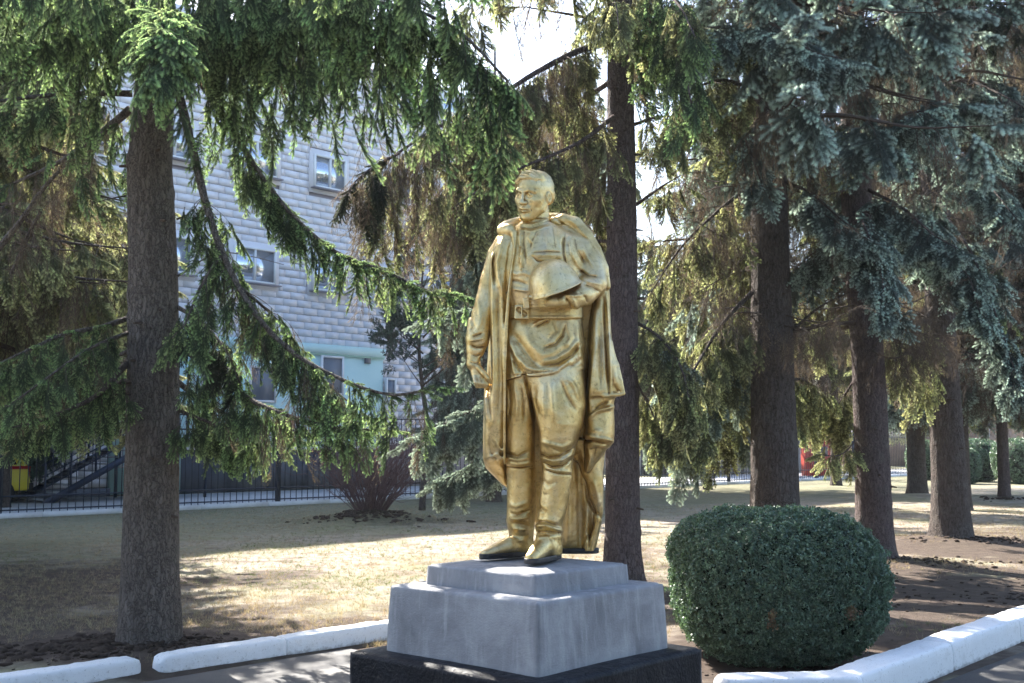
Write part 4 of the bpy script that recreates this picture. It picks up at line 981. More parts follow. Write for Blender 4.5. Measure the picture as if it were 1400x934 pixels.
def scatter(name, group, P, D, up, size, pick, parent=None, **props):
    """P points, D directions (local +x), up hints (local +z)"""
    P, D, up = np.asarray(P, float), np.asarray(D, float), np.asarray(up, float)
    D = D/(np.linalg.norm(D, axis=1)[:, None]+1e-9); y = np.cross(up, D); y /= np.linalg.norm(y, axis=1)[:, None]+1e-9; z = np.cross(D, y)
    M_ = np.stack([D, y, z], 2)                    # columns are the local axes
    ry = np.arcsin(np.clip(-M_[:, 2, 0], -1, 1)); rx = np.arctan2(M_[:, 2, 1], M_[:, 2, 2]); rz = np.arctan2(M_[:, 1, 0], M_[:, 0, 0])
    me = bpy.data.meshes.new(name); me.vertices.add(len(P)); me.vertices.foreach_set('co', P.astype(np.float32).ravel())
    me.attributes.new('turn', 'FLOAT_VECTOR', 'POINT').data.foreach_set('vector', np.stack([rx, ry, rz], 1).astype(np.float32).ravel())
    me.attributes.new('size', 'FLOAT', 'POINT').data.foreach_set('value', np.asarray(size, np.float32))
    me.attributes.new('pick', 'INT', 'POINT').data.foreach_set('value', np.asarray(pick, np.int32)); me.update()
    o = link(name, me, parent, **props); md = o.modifiers.new('scatter', 'NODES'); md.node_group = group; return o

def make_kinds():
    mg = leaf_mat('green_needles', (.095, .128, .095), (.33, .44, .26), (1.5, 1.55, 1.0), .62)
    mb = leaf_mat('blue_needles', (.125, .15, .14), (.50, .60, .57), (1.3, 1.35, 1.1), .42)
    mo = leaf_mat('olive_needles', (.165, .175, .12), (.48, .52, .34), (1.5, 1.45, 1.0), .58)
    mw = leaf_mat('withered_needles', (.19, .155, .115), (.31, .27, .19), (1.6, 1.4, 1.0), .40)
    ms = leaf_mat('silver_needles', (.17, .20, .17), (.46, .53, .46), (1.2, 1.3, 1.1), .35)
    for k, kind, mat, L, kw in (('green', 'green', mg, .46, dict(ang=(22, 44), side_f=.40, nsh=8)), ('blue', 'blue', mb, .46, {}), ('olive', 'green', mo, .46, dict(ang=(22, 44), side_f=.38)),
                            ('brown', 'brown', mw, .52, dict(ang=(14, 36), side_f=.42, nsh=10)), ('silver', 'blue', ms, .46, dict(ang=(26, 48))), ('bare', 'bare', mw, .6, dict(ang=(25, 60), side_f=.6, nsh=9)), ('string', 'green', mg, .50, dict(ang=(12, 28), side_f=.24, nsh=6))):
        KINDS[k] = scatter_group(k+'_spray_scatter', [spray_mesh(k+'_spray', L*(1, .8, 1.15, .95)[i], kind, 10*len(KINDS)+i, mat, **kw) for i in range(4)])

def curve(pts, n=None):
    """Catmull-Rom through the points, returns evenly spaced samples"""
    P = [np.array(p, float) for p in pts]; P = [2*P[0]-P[1]]+P+[2*P[-1]-P[-2]]; out = []
    for i in range(1, len(P)-2):
        for t in np.linspace(0, 1, 8, endpoint=False):
            out.append(.5*((2*P[i])+(-P[i-1]+P[i+1])*t+(2*P[i-1]-5*P[i]+4*P[i+1]-P[i+2])*t*t+(-P[i-1]+3*P[i]-3*P[i+1]+P[i+2])*t**3))
    out.append(P[-2]); Q = np.array(out); s = np.concatenate([[0], np.cumsum(np.linalg.norm(np.diff(Q, axis=0), axis=1))])
    n = n or max(4, int(s[-1]/.12)); u = np.linspace(0, s[-1], n); return np.stack([np.interp(u, s, Q[:, i]) for i in range(3)], 1), s[-1]

class Crown:
    def __init__(s, seed): s.r = np.random.default_rng(seed); s.rec = {}; s.wood = MB(); s.limbs = []
    def spray(s, kind, p, d, up, size): s.rec.setdefault(kind, []).append((*p, *d, *up, size, s.r.integers(4)))
    def limb(s, pts, r0, r1, own=True):
        Q, L = curve(pts); mb = MB(); n = len(Q); mb.tube(Q, [r0+(r1-r0)*(i/(n-1))**.8 for i in range(n)], 8 if r0 > .02 else 5, jit=.05, rg=s.r)
        if own: s.limbs.append(mb)
        else: s.wood.add(np.concatenate(mb.v), mb.f)
        return Q, L
    def dress(s, Q, L, kind, t0=.15, t1=1., hang=.6, lat=.5, dens=1., size=1., down=.8, mix=None, cover=0, taper=.85):
        """clothes a limb: lateral branchlets either side and curtains hanging from them"""
        r = s.r; step = .11*size/dens; m = int(L*(t1-t0)/step)
        for i in range(m):
            t = t0+(t1-t0)*(i+r.random())/m; f = t*(len(Q)-1); k = min(int(f), len(Q)-2); p = Q[k]+(Q[k+1]-Q[k])*(f-k); d = Q[k+1]-Q[k]; d = d/np.linalg.norm(d)
            sd = np.cross([0, 0, 1], d); sd /= np.linalg.norm(sd)+1e-9
            if cover:
                for q_ in range(2): s.spray(kind, p, d*r.uniform(.6, 1)+sd*r.uniform(-.8, .8)+np.array([0, 0, r.uniform(-.5, .35)]), (0, 0, 1)+r.normal(size=3)*.2, size*cover*r.uniform(.7, 1.2))
            sg = 1 if (i % 2) else -1
            kd = kind if mix is None or r.random() > mix[1] else mix[0]
            ln = lat*(1.05-.75*t)*r.uniform(.5, 1.15)
            if ln > .12:
                v = sd*sg*r.uniform(.6, 1)+d*r.uniform(.25, .8)+np.array([0, 0, r.uniform(-.35, .1)]); v /= np.linalg.norm(v)
                n = 6; B = [p]
                for j in range(n): v = v+np.array([0, 0, -.12*down]); v /= np.linalg.norm(v); B.append(B[-1]+v*ln/n)
                s.wood.tube(B, [.006*size*(1-.8*j/n) for j in range(n+1)], 3, cap=False)
                q = max(1, int(ln/(.17*size)))
                for j in range(q):
                    u = (j+.6)/q*n; kk = min(int(u), n-1); b = B[kk]+(B[kk+1]-B[kk])*(u-kk); dv = v*r.uniform(.2, .7)+d*r.uniform(-.2, .4)+np.array([0, 0, -down*r.uniform(.9, 2.2)])+r.normal(size=3)*.12
                    s.spray(kd, b, dv, v+np.array([0, 0, .8])+r.normal(size=3)*.3, size*r.uniform(.65, 1.05))
                s.spray(kd, B[-1], v+np.array([0, 0, -.3*down]), (0, 0, 1)+r.normal(size=3)*.2, size*r.uniform(.6, .9))
            # curtain under the limb
            h = hang*(1.15-taper*t)*r.uniform(.35, 1.1); z = 0
            while z < h:
                dv = np.array([0, 0, -1])+r.normal(size=3)*.15+d*.08; upv = d*r.uniform(-1, 1)+sd*r.uniform(-1, 1)+r.normal(size=3)*.1
                s.spray('string' if kd == 'green' and r.random() < .75 else kd, p+np.array([0, 0, -z])+sd*r.normal()*.05+r.normal(size=3)*.03*size, dv, upv, size*r.uniform(.7, 1.05)); z += .17*size
        s.spray(kind, Q[-1], Q[-1]-Q[-3], (0, 0, 1), size*.9)
    def finish(s, root, barkm):
        o = Vector(root.location)
        for mb in s.limbs:
            V = np.concatenate(mb.v)-np.array(o); link('limb', mesh_from('limb', V, mb.f, [barkm], True), root)
        if s.wood.n: link('twigs', mesh_from('twigs', np.concatenate(s.wood.v)-np.array(o), s.wood.f, [M_twig]), root, kind='stuff')
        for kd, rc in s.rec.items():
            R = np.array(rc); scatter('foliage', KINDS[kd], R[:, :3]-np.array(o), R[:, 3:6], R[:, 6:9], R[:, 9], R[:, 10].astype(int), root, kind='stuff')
        s.count = {k: len(v) for k, v in s.rec.items()}

def bark_mat(name, a, b, groove, sc=1.0):
    m = N(name, .92, spec=.25); v1 = m.co(scale=(1, 1, .26)); n1 = m.noise(26*sc, 7, .75, vec=v1, dist=.5)
    vo = m.new('ShaderNodeTexVoronoi', feature='DISTANCE_TO_EDGE'); vo.inputs['Scale'].default_value = 34*sc
    dv = m.new('ShaderNodeVectorMath', operation='ADD'); sc_ = m.new('ShaderNodeVectorMath', operation='SCALE'); nn = m.new('ShaderNodeTexNoise'); nn.inputs['Scale'].default_value = 22*sc; m.l(m.co(), nn.inputs['Vector'])
    m.l(nn.outputs['Color'], sc_.inputs[0]); sc_.inputs['Scale'].default_value = .06; m.l(v1, dv.inputs[0]); m.l(sc_.outputs[0], dv.inputs[1]); m.l(dv.outputs[0], vo.inputs['Vector'])
    c = m.ramp(n1, [(.3, a), (.7, b)]); c = m.mix(m.ramp(m.noise(3.5, 5, .6), [(.5, grey(0)), (.7, grey(.5))]), c, (.17, .155, .135))
    edge = m.ramp(vo.outputs['Distance'], [(.0, grey(1)), (.10, grey(0))]); c = m.mix(m.math('MULTIPLY', edge, .6), c, groove); c = m.mix(m.ramp(m.noise(46*sc, 6, .8, vec=v1), [(.30, grey(.85)), (.46, grey(0))]), c, groove); c = m.mix(m.ramp(m.noise(70*sc, 4, .8, vec=m.co(scale=(1, 1, .5))), [(.62, grey(0)), (.72, grey(.6))]), c, (.24, .21, .18))
    m.color(c); m.bump(m.math('ADD', m.math('MULTIPLY', m.math('MINIMUM', vo.outputs['Distance'], .18), 3.2), n1), 1.0, .034); return m.m

def trunk(root, pts, mat, seed, n=56, flare=1.45, knots=14, fine=1.0):
    """pts: (x, y, z, r) up the trunk"""
    r = np.random.default_rng(seed); P = np.array(pts, float); o = np.array(root.location)
    H0, H1 = P[0, 2], P[-1, 2]; zs = np.concatenate([np.linspace(H0-.15, H0+1.0, 40), np.linspace(H0+1.0, min(H1, 6.5), 150)[1:], np.linspace(min(H1, 6.5), H1, 24)[1:]]) if H1 > 7 else np.linspace(H0-.15, H1, 120)
    cx, cy, rr = [np.interp(zs, P[:, 2], P[:, i]) for i in (0, 1, 3)]
    th = np.linspace(0, 2*math.pi, n, endpoint=False); Z, T = np.meshgrid(zs, th, indexing='ij')
    base = (rr[:, None]*(1+(flare-1)*np.exp(-(np.maximum(Z-H0, 0))/.22)*(1+.35*np.sin(3*T+seed)+.2*np.sin(5*T+2*seed))))
    X3 = np.stack([np.cos(T)*2.2, np.sin(T)*2.2, Z*.9], 2).reshape(-1, 3)
    d = field_noise(X3, 3.0, seed)*.035+field_noise(X3*np.array([1, 1, .4]), 14, seed+1)*.026*fine+field_noise(X3*np.array([1, 1, .5]), 34, seed+2)*.024*fine
    R = base*(1+d.reshape(Z.shape)*1.6)
    for k in range(knots):
        kz, kt, kr = r.uniform(H0+.3, min(H1, 6)), r.uniform(0, 6.28), r.uniform(.03, .055)
        dt = np.angle(np.exp(1j*(T-kt)))*rr[:, None]; q = ((Z-kz)**2+dt**2)/kr**2; R += .026*np.exp(-q)-.040*np.exp(-q*5)
    V = np.stack([cx[:, None]+np.cos(T)*R, cy[:, None]+np.sin(T)*R, Z], 2).reshape(-1, 3)-o; m = len(zs)
    i, k = np.meshgrid(np.arange(m-1), np.arange(n), indexing='ij'); i, k = i.ravel(), k.ravel(); Fc = np.stack([i*n+k, i*n+(k+1) % n, (i+1)*n+(k+1) % n, (i+1)*n+k], 1)
    for k in range(knots//2):
        kz, kt = r.uniform(H0+.8, min(H1, 6)), r.uniform(3.4, 6.0); q = np.array([np.interp(kz, zs, cx), np.interp(kz, zs, cy), kz]); R_ = np.interp(kz, zs, rr); dd = np.array([math.cos(kt), math.sin(kt), -.15]); L_ = r.uniform(.03, .11)
        mb = MB(); mb.tube([q+dd*R_*.8-o, q+dd*(R_+L_)-o], [.016, .010], 6, jit=.15, rg=r); mb.build('branch_stub', M_twig, root)
    return link('trunk', mesh_from('trunk', V, Fc, [mat], True), root)

def upper(c, base, z0, z1, R, kind, per, size, dens, mix=None, z_step=.55, tilt=-.25, hang=.5, own=False, skip=None, axis=None):
    """the rest of a spruce crown: whorls of limbs up the trunk"""
    z = z0; r = c.r
    while z < z1:
        k = (z-z0)/(z1-z0); rad = R*(1-k**1.4)+.35
        for i in range(per):
            a_ = r.uniform(0, 2*math.pi); 
            if skip and skip(a_, z): continue
            ln = rad*r.uniform(.7, 1.1); dx, dy = math.cos(a_), math.sin(a_); bx, by = (base[0], base[1]) if axis is None else axis(z)
            t_ = tilt*r.uniform(.6, 1.3)
            pts = [(bx, by, z), (bx+dx*ln*.35, by+dy*ln*.35, z+ln*t_*.15), (bx+dx*ln*.7, by+dy*ln*.7, z+ln*t_*.6), (bx+dx*ln, by+dy*ln, z+ln*t_*.8)]
            Q, L = c.limb(pts, .012+.012*ln, .006, own=own); c.dress(Q, L, kind, .22, 1, hang, .55*size**.5, dens, size, .8, mix)
        z += z_step*r.uniform(.8, 1.2)
def build_trees():
    make_kinds()
    dg = leaf_mat('darkgreen_needles', (.040, .048, .036), (.075, .09, .06), (1.5, 1.5, 1.0), .3)  # darker green needles for the dense clumps
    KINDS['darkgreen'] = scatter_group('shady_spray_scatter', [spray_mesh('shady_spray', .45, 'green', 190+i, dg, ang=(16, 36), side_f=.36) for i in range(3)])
    bk1 = bark_mat('grey_brown_bark', (.130, .108, .095), (.245, .21, .187), (.032, .024, .020))
    bk2 = bark_mat('reddish_bark', (.108, .080, .075), (.20, .152, .145), (.028, .019, .018), .9)
    bk3 = bark_mat('dark_bark', (.082, .064, .056), (.155, .125, .11), (.022, .016, .014), .8)
    def LB(*p): return [tuple(at(*q)) for q in p]
    # ---- near spruce on the left
    b1 = at(205, 884, 8.95); root = thing('spruce_tree', 'nearest spruce at left, thick grey-brown trunk with long drooping green curtains', 'tree', (b1.x, b1.y, 0), group='spruces of the planted strip')
    def tr(*rows): return [(*at(px, py, Yd)[:3], w_/2*Yd/F) for px, py, Yd, w_ in rows]
    t1 = tr((204, 884, 8.95, 78), (207, 700, 8.95, 72), (210, 500, 8.97, 69), (209, 360, 9.0, 66), (205, 230, 9.0, 60), (215, 60, 9.05, 50), (218, -300, 9.2, 40), (220, -1400, 9.5, 14))
    trunk(root, t1, bk1, 3, 84, 1.16, 34)
    c = Crown(11)
    def add(pts, r0, r1, kind='green', own=True, **kw):
        Q, L = c.limb(LB(*pts), r0, r1, own); c.dress(Q, L, kind, **kw)
    # limbs traced in the photograph, each at its own depth
    add([(238, 100, 8.9), (262, 200, 8.7), (285, 290, 8.4), (310, 360, 8.2), (350, 430, 8.0), (400, 482, 7.9), (470, 520, 7.7), (535, 540, 7.5), (588, 532, 7.4)], .042, .008, t0=.30, hang=.38, lat=.28, dens=1.25, size=.66, taper=.6, mix=('brown', .22), cover=.36)
    add([(236, 60, 9.1), (300, 150, 9.0), (350, 230, 8.8), (400, 295, 8.6), (460, 345, 8.4), (530, 372, 8.2), (580, 396, 8.1), (628, 404, 8.0)], .036, .007, t0=.34, hang=.26, lat=.20, dens=2.0, size=.65, cover=.42)
    add([(242, 470, 8.9), (290, 505, 8.6), (340, 545, 8.3), (400, 570, 8.0), (460, 585, 7.8), (520, 588, 7.7)], .032, .007, t0=.12, hang=.28, lat=.30, dens=1.15, size=.64, taper=.6, mix=('brown', .3), cover=.34)
    add([(240, 520, 9.0), (280, 550, 9.3), (340, 580, 9.6), (400, 590, 9.8)], .025, .007, t0=.12, hang=.36, lat=.35, dens=1.3, size=.75, cover=.4)
    add([(300, 350, 8.2), (270, 400, 8.1), (255, 440, 8.0), (235, 462, 7.9)], .016, .005, t0=.1, hang=.3, lat=.3, dens=.9, size=.7)
    add([(176, 435, 9.0), (135, 448, 8.8), (90, 456, 8.6), (40, 478, 8.4), (-30, 510, 8.2)], .024, .006, t0=.1, hang=.42, lat=.40, dens=1.0, size=.72, mix=('brown', .2), cover=.42)
    add([(176, 492, 8.9), (140, 535, 8.6), (95, 560, 8.4), (40, 580, 8.2), (-20, 592, 8.1)], .028, .007, t0=.1, hang=.10, lat=.32, dens=1.2, size=.62, cover=.42)
    add([(176, 480, 9.2), (120, 500, 9.6), (60, 500, 10.0), (0, 520, 10.4)], .02, .006, t0=.1, hang=.38, lat=.35, dens=1.2, size=.8, cover=.4)
    add([(180, 128, 9.0), (110, 128, 8.8), (50, 132, 8.5), (-30, 142, 8.2)], .030, .01, t0=.1, hang=.55, lat=.5, dens=.8, size=.85, mix=('brown', .25))
    add([(178, 150, 9.1), (130, 188, 9.3), (80, 222, 9.6), (20, 250, 9.9)], .036, .012, t0=.1, hang=.5, lat=.45, dens=.7, size=.85, mix=('brown', .35))
    # the high curtains
    add([(236, 30, 9.0), (310, 15, 8.4), (400, 5, 7.8), (480, 2, 7.3), (560, 12, 7.0), (630, 45, 6.8), (695, 112, 6.7)], .034, .008, t0=.10, hang=.95, lat=.42, dens=1.5, size=.8, taper=.45)
    add([(236, 60, 9.1), (310, 60, 9.0), (390, 55, 8.8), (470, 50, 8.6), (560, 60, 8.4), (600, 90, 8.3)], .03, .008, t0=.12, hang=.85, lat=.42, dens=1.1, size=.85, taper=.4, mix=('brown', .35))
    add([(240, -20, 8.9), (330, -40, 8.1), (430, -30, 7.4), (520, -30, 6.9), (600, -20, 6.6)], .034, .008, t0=.1, hang=.7, lat=.5, dens=1.0, size=.85)
    add([(215, 40, 8.8), (222, 25, 7.8), (222, 32, 7.1), (222, 60, 6.7), (222, 96, 6.5)], .028, .006, t0=.12, hang=.30, lat=.34, dens=2.2, size=.75, taper=.4, cover=.9)
    add([(180, 15, 8.9), (120, 12, 8.3), (60, 20, 7.7), (0, 22, 7.2), (-60, 40, 6.9)], .030, .008, t0=.05, hang=.75, lat=.42, dens=1.2, size=.8)
    add([(178, 50, 9.1), (110, 55, 9.0), (40, 60, 8.8), (-30, 70, 8.6)], .030, .008, t0=.1, hang=.75, lat=.42, dens=1.0, size=.85, mix=('brown', .3))
    add([(185, -10, 8.8), (130, -30, 7.9), (60, -40, 7.1), (-10, -30, 6.6)], .030, .008, t0=.1, hang=.6, lat=.5, dens=.9, size=.85)
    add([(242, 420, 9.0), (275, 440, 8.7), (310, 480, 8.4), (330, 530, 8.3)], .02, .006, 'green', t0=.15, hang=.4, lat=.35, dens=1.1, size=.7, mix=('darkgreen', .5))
    add([(330, 395, 8.1), (372, 430, 8.3), (405, 470, 8.5)], .014, .005, t0=.05, hang=.42, lat=.3, dens=1.5, size=.72, mix=('brown', .35))
    add([(390, 470, 7.9), (440, 520, 8.1), (490, 560, 8.3)], .014, .005, t0=.05, hang=.45, lat=.35, dens=1.1, size=.7, mix=('brown', .3))
    add([(242, 560, 9.0), (280, 575, 8.8), (330, 590, 8.7), (380, 596, 8.6)], .018, .005, t0=.1, hang=.26, lat=.3, dens=1.4, size=.7, mix=('brown', .2))
    add([(174, 455, 8.8), (120, 478, 8.4), (60, 520, 8.1), (5, 560, 7.9)], .018, .006, t0=.1, hang=.20, lat=.35, dens=1.0, size=.65, mix=('brown', .3), cover=.4)
    add([(172, 520, 9.2), (120, 530, 9.4), (60, 540, 9.7), (-10, 560, 9.9)], .018, .006, t0=.1, hang=.36, lat=.4, dens=.9, size=.8, mix=('olive', .5), cover=.4)
    add([(-30, 372, 9.4), (0, 337, 9.3), (30, 300, 9.2), (56, 262, 9.1), (80, 235, 9.0)], .036, .014, 'brown', t0=.5, hang=.5, lat=.4, dens=.8, size=.8)
    add([(-20, 440, 9.6), (18, 370, 9.5), (40, 318, 9.4), (56, 290, 9.3)], .03, .014, 'brown', t0=.4, hang=.5, lat=.4, dens=.9, size=.8, mix=('olive', .5))
    # bare dead twigs near the trunk
    for pts in ([(243, 378, 9.0), (262, 366, 8.9), (285, 350, 8.8), (312, 345, 8.7), (350, 352, 8.6), (388, 362, 8.5)], [(242, 300, 9), (262, 290, 8.9), (276, 270, 8.8)], [(243, 450, 8.9), (256, 440, 8.6), (264, 425, 8.4)], [(172, 268, 9), (150, 272, 8.8), (120, 280, 8.7)]):
        c.limb(LB(*pts), .009, .002)
    ax1 = lambda z: (b1.x+(z-1)*.012, b1.y+.05)
    upper(c, b1, 8.0, 12, 1.6, 'green', 3, 1.7, .45, z_step=.9, hang=.7, axis=ax1, tilt=-.3)
    c.finish(root, bk1); print('T1', c.count)
    # ---- reddish trunk behind the statue
    b2 = at(851, 800, 13.0); root = thing('spruce_tree', 'spruce with a reddish trunk right behind the statue and a long withered brown limb', 'tree', (b2.x, b2.y, 0), group='spruces of the planted strip')
    trunk(root, tr((851, 799, 13, 50), (851, 700, 13, 47), (851, 500, 13, 44), (850, 300, 13, 41), (848, 80, 13, 36), (846, -400, 13.2, 24), (846, -1000, 13.4, 8)), bk2, 8, 56, 1.25, 26)
    c = Crown(21)
    add([(832, 58, 13), (790, 70, 12.6), (735, 98, 12.1), (690, 126, 11.7), (640, 152, 11.3), (585, 182, 10.9), (540, 212, 10.6), (492, 244, 10.4)], .045, .010, 'brown', t0=.10, hang=1.35, lat=.45, dens=2.6, size=.9, taper=.3, mix=('olive', .3))
    add([(838, 110, 13.2), (790, 140, 13.6), (740, 165, 14.0), (680, 190, 14.3), (620, 240, 14.6), (590, 280, 14.8)], .035, .008, 'brown', t0=.1, hang=1.5, lat=.7, dens=2.2, size=1.0, taper=.2, mix=('olive', .35))
    add([(838, 160, 12.8), (800, 190, 12.2), (760, 210, 11.8), (700, 235, 11.5), (640, 270, 11.2), (600, 300, 11.0)], .03, .008, 'brown', t0=.1, hang=.9, lat=.5, dens=1.4, size=1.0, mix=('olive', .45))
    add([(836, 30, 13.2), (780, 20, 12.8), (720, 10, 12.6)], .03, .008, 'olive', t0=.1, hang=.6, lat=.6, dens=.5, size=1.0, mix=('brown', .4))
    add([(866, 40, 12.8), (890, 30, 12.2), (915, 50, 11.6), (935, 95, 11.2), (945, 140, 11)], .028, .007, 'green', t0=.1, hang=.9, lat=.45, dens=1.0, size=.95)
    add([(866, 10, 12.9), (905, -10, 12.0), (930, 10, 11.2), (950, 50, 10.8)], .028, .007, 'green', t0=.1, hang=.9, lat=.5, dens=.9, size=.95, mix=('olive', .3))
    add([(868, 170, 13.2), (900, 160, 13.6), (950, 160, 14)], .024, .007, 'brown', t0=.1, hang=.9, lat=.5, dens=1.0, size=1.1, mix=('olive', .4))
    add([(870, 280, 13.2), (905, 255, 13.4), (930, 240, 13.6)], .022, .007, 'brown', t0=.1, hang=.7, lat=.5, dens=.9, size=1.0, mix=('olive', .4))
    add([(836, 260, 13.2), (800, 290, 13.8), (760, 330, 14.4)], .022, .007, 'brown', t0=.1, hang=1.2, lat=.6, dens=1.6, size=1.05, mix=('olive', .4))
    add([(840, 30, 13), (838, 10, 12), (842, 5, 11.2), (846, 40, 10.8)], .02, .006, 'olive', t0=.3, hang=.35, lat=.3, dens=.9, size=.9)
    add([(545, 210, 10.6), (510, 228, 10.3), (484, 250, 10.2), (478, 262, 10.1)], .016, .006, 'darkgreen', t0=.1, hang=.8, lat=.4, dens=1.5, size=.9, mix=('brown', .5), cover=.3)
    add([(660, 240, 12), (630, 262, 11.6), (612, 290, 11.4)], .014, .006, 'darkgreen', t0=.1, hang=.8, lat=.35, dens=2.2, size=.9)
    add([(838, 400, 13.3), (760, 408, 13.6), (680, 418, 13.6), (604, 436, 13.4)], .028, .006, 'silver', t0=.3, hang=1.15, lat=.5, dens=1.6, size=1.0, mix=('brown', .45), cover=.5)
    add([(838, 515, 13.3), (740, 535, 13.8), (650, 560, 13.6), (566, 602, 13.3)], .024, .006, 'silver', t0=.3, hang=.6, lat=.5, dens=1.5, size=1.0, mix=('brown', .3), cover=.5)
    add([(838, 590, 13.3), (740, 612, 14.0), (660, 632, 13.8), (604, 658, 13.6)], .02, .006, 'silver', t0=.4, hang=.2, lat=.45, dens=1.5, size=.9, cover=.5)
    add([(838, 330, 13.3), (760, 330, 13.9), (690, 345, 14.2), (630, 380, 14.4)], .024, .006, 'brown', t0=.3, hang=1.1, lat=.5, dens=1.4, size=1.0, mix=('silver', .4))
    add([(868, 440, 13.2), (900, 460, 12.9), (930, 500, 12.6), (945, 560, 12.4)], .022, .006, 'olive', t0=.1, hang=.9, lat=.4, dens=1.1, size=1.0, mix=('silver', .35), cover=.4)
    add([(868, 520, 13.3), (890, 560, 13.4), (905, 600, 13.5)], .018, .006, 'olive', t0=.1, hang=.5, lat=.4, dens=1.1, size=1.0, mix=('silver', .3))
    upper(c, b2, 7.2, 11.5, 2.2, 'olive', 4, 1.7, .5, hang=.6, mix=('brown', .3), z_step=.7)
    c.finish(root, bk2); print('T2', c.count)
    # ---- row on the right
    def right_tree(label, px, py, Yd, rows, bk, seed, limbs, up=None, knots=18, kw=None):
        b = at(px, py, Yd); root = thing('spruce_tree', label, 'tree', (b.x, b.y, 0), group='spruces of the planted strip')
        trunk(root, tr(*rows), bk, seed, 56, 1.3, knots); nonlocal c; c = Crown(seed+50)
        for l in limbs: add(l[0], l[1], .007, l[2], **l[3])
        b_ = rows[0][2]; r_ = c.r
        for k in range(26):
            py_ = r_.uniform(30, 480); px_ = np.interp(py_, [q[1] for q in rows][::-1], [q[0] for q in rows][::-1]); sg = r_.choice((-1, 1)); Ld = r_.uniform(40, 130)
            pp = [(px_, py_, b_), (px_+sg*Ld*.5, py_-r_.uniform(-20, 25), b_+r_.uniform(-.8, .8)), (px_+sg*Ld, py_+r_.uniform(-30, 40), b_+r_.uniform(-1.8, 1.8))]
            Q, L = c.limb(LB(*pp), .014, .004, own=False); c.dress(Q, L, 'bare', t0=.2, hang=.25, lat=.3, dens=.55, size=1.0, mix=('brown', .35))
        upper(c, b, 3.3, 5.9, 1.9, 'olive', 5, 1.15, .6, mix=('brown', .5), z_step=.6, hang=.4, skip=lambda a_, z: not (1.2 < a_ < 3.6))
        if up: upper(c, b, *up[:-1], **up[-1])
        c.finish(root, bk); print(label[:20], c.count)
    right_tree('broad dark-trunked blue spruce directly behind the clipped bush', 1061, 790, 14.5, [(1062, 785, 14.5, 72), (1060, 700, 14.5, 66), (1056, 500, 14.5, 58), (1052, 300, 14.5, 50), (1044, 80, 14.6, 46), (1040, -300, 14.7, 34), (1040, -900, 14.8, 8)], bk3, 13, [
        ([(1028, 400, 14.4), (990, 440, 14.0), (955, 495, 13.6), (925, 550, 13.3), (905, 600, 13.1)], .036, 'olive', dict(t0=.12, hang=.62, lat=.6, dens=1.3, size=1.1)),
        ([(1028, 455, 14.7), (990, 505, 14.5), (955, 560, 14.2), (935, 600, 14.0)], .024, 'olive', dict(t0=.12, hang=.75, lat=.55, dens=1.3, size=1.05, mix=('silver', .4), taper=.5)),
        ([(1030, 520, 15.2), (1000, 560, 15.8), (960, 590, 16.4), (915, 610, 17)], .02, 'olive', dict(t0=.1, hang=.55, lat=.5, dens=1.2, size=1.1, mix=('silver', .3), taper=.4)),
        ([(1030, 300, 15.2), (985, 340, 16), (935, 380, 17)], .024, 'olive', dict(t0=.1, hang=1.1, lat=.6, dens=1.1, size=1.25, mix=('brown', .4), taper=.4)),
        ([(1030, 330, 14.8), (985, 400, 15.4), (940, 470, 16), (900, 540, 16.4)], .03, 'olive', dict(t0=.1, hang=.9, lat=.7, dens=1.0, size=1.3, mix=('blue', .4))),
        ([(1030, 250, 14.3), (980, 290, 13.8), (930, 340, 13.4), (890, 400, 13.2)], .03, 'brown', dict(t0=.1, hang=.6, lat=.6, dens=.9, size=1.1, mix=('olive', .45))),
        ([(1026, 120, 14.2), (985, 110, 13.4), (940, 130, 12.8), (910, 190, 12.4)], .03, 'olive', dict(t0=.1, hang=.8, lat=.6, dens=1.0, size=1.1, mix=('green', .3))),
        ([(1026, 60, 14.0), (1000, 40, 13.2), (960, 40, 12.6), (925, 60, 12.2)], .03, 'blue', dict(t0=.1, hang=.3, lat=.6, dens=1.2, size=1.0, mix=('olive', .3))),
        ([(1040, 30, 13.8), (1050, 30, 12.8), (1075, 45, 12.2), (1110, 70, 11.8), (1150, 80, 11.6)], .03, 'blue', dict(t0=.1, hang=.25, lat=.55, dens=1.4, size=1.0, down=.4)),
        ([(1072, 112, 14.6), (1100, 100, 14.8), (1145, 86, 15.2)], .02, 'blue', dict(t0=.6, hang=.2, lat=.3, dens=.7, size=1.0)),
        ([(1074, 132, 14.7), (1110, 127, 15.0), (1140, 120, 15.3)], .018, 'brown', dict(t0=.6, hang=.2, lat=.3, dens=.7, size=1.0)),
        ([(1080, 455, 14.6), (1120, 420, 14.2), (1165, 398, 13.9)], .024, 'brown', dict(t0=.45, hang=.3, lat=.3, dens=.5, size=1.0)),
        ([(1076, 250, 14.4), (1110, 265, 14.0), (1150, 300, 13.6), (1190, 330, 13.2)], .026, 'blue', dict(t0=.2, hang=.35, lat=.55, dens=1.0, size=1.0, down=.5)),
        ([(1030, 180, 14.2), (1020, 190, 13.4), (1030, 220, 12.9), (1045, 260, 12.7)], .022, 'blue', dict(t0=.3, hang=.35, lat=.35, dens=.9, size=1.0, mix=('brown', .4))),
        ([(1078, 520, 14.7), (1100, 520, 15.4), (1125, 545, 16.4)], .022, 'olive', dict(t0=.2, hang=.8, lat=.5, dens=1.0, size=1.1))],
        up=(5.8, 12, 2.5, 'blue', 5, 1.7, .5, dict(hang=.5, mix=('brown', .5), z_step=.7)))
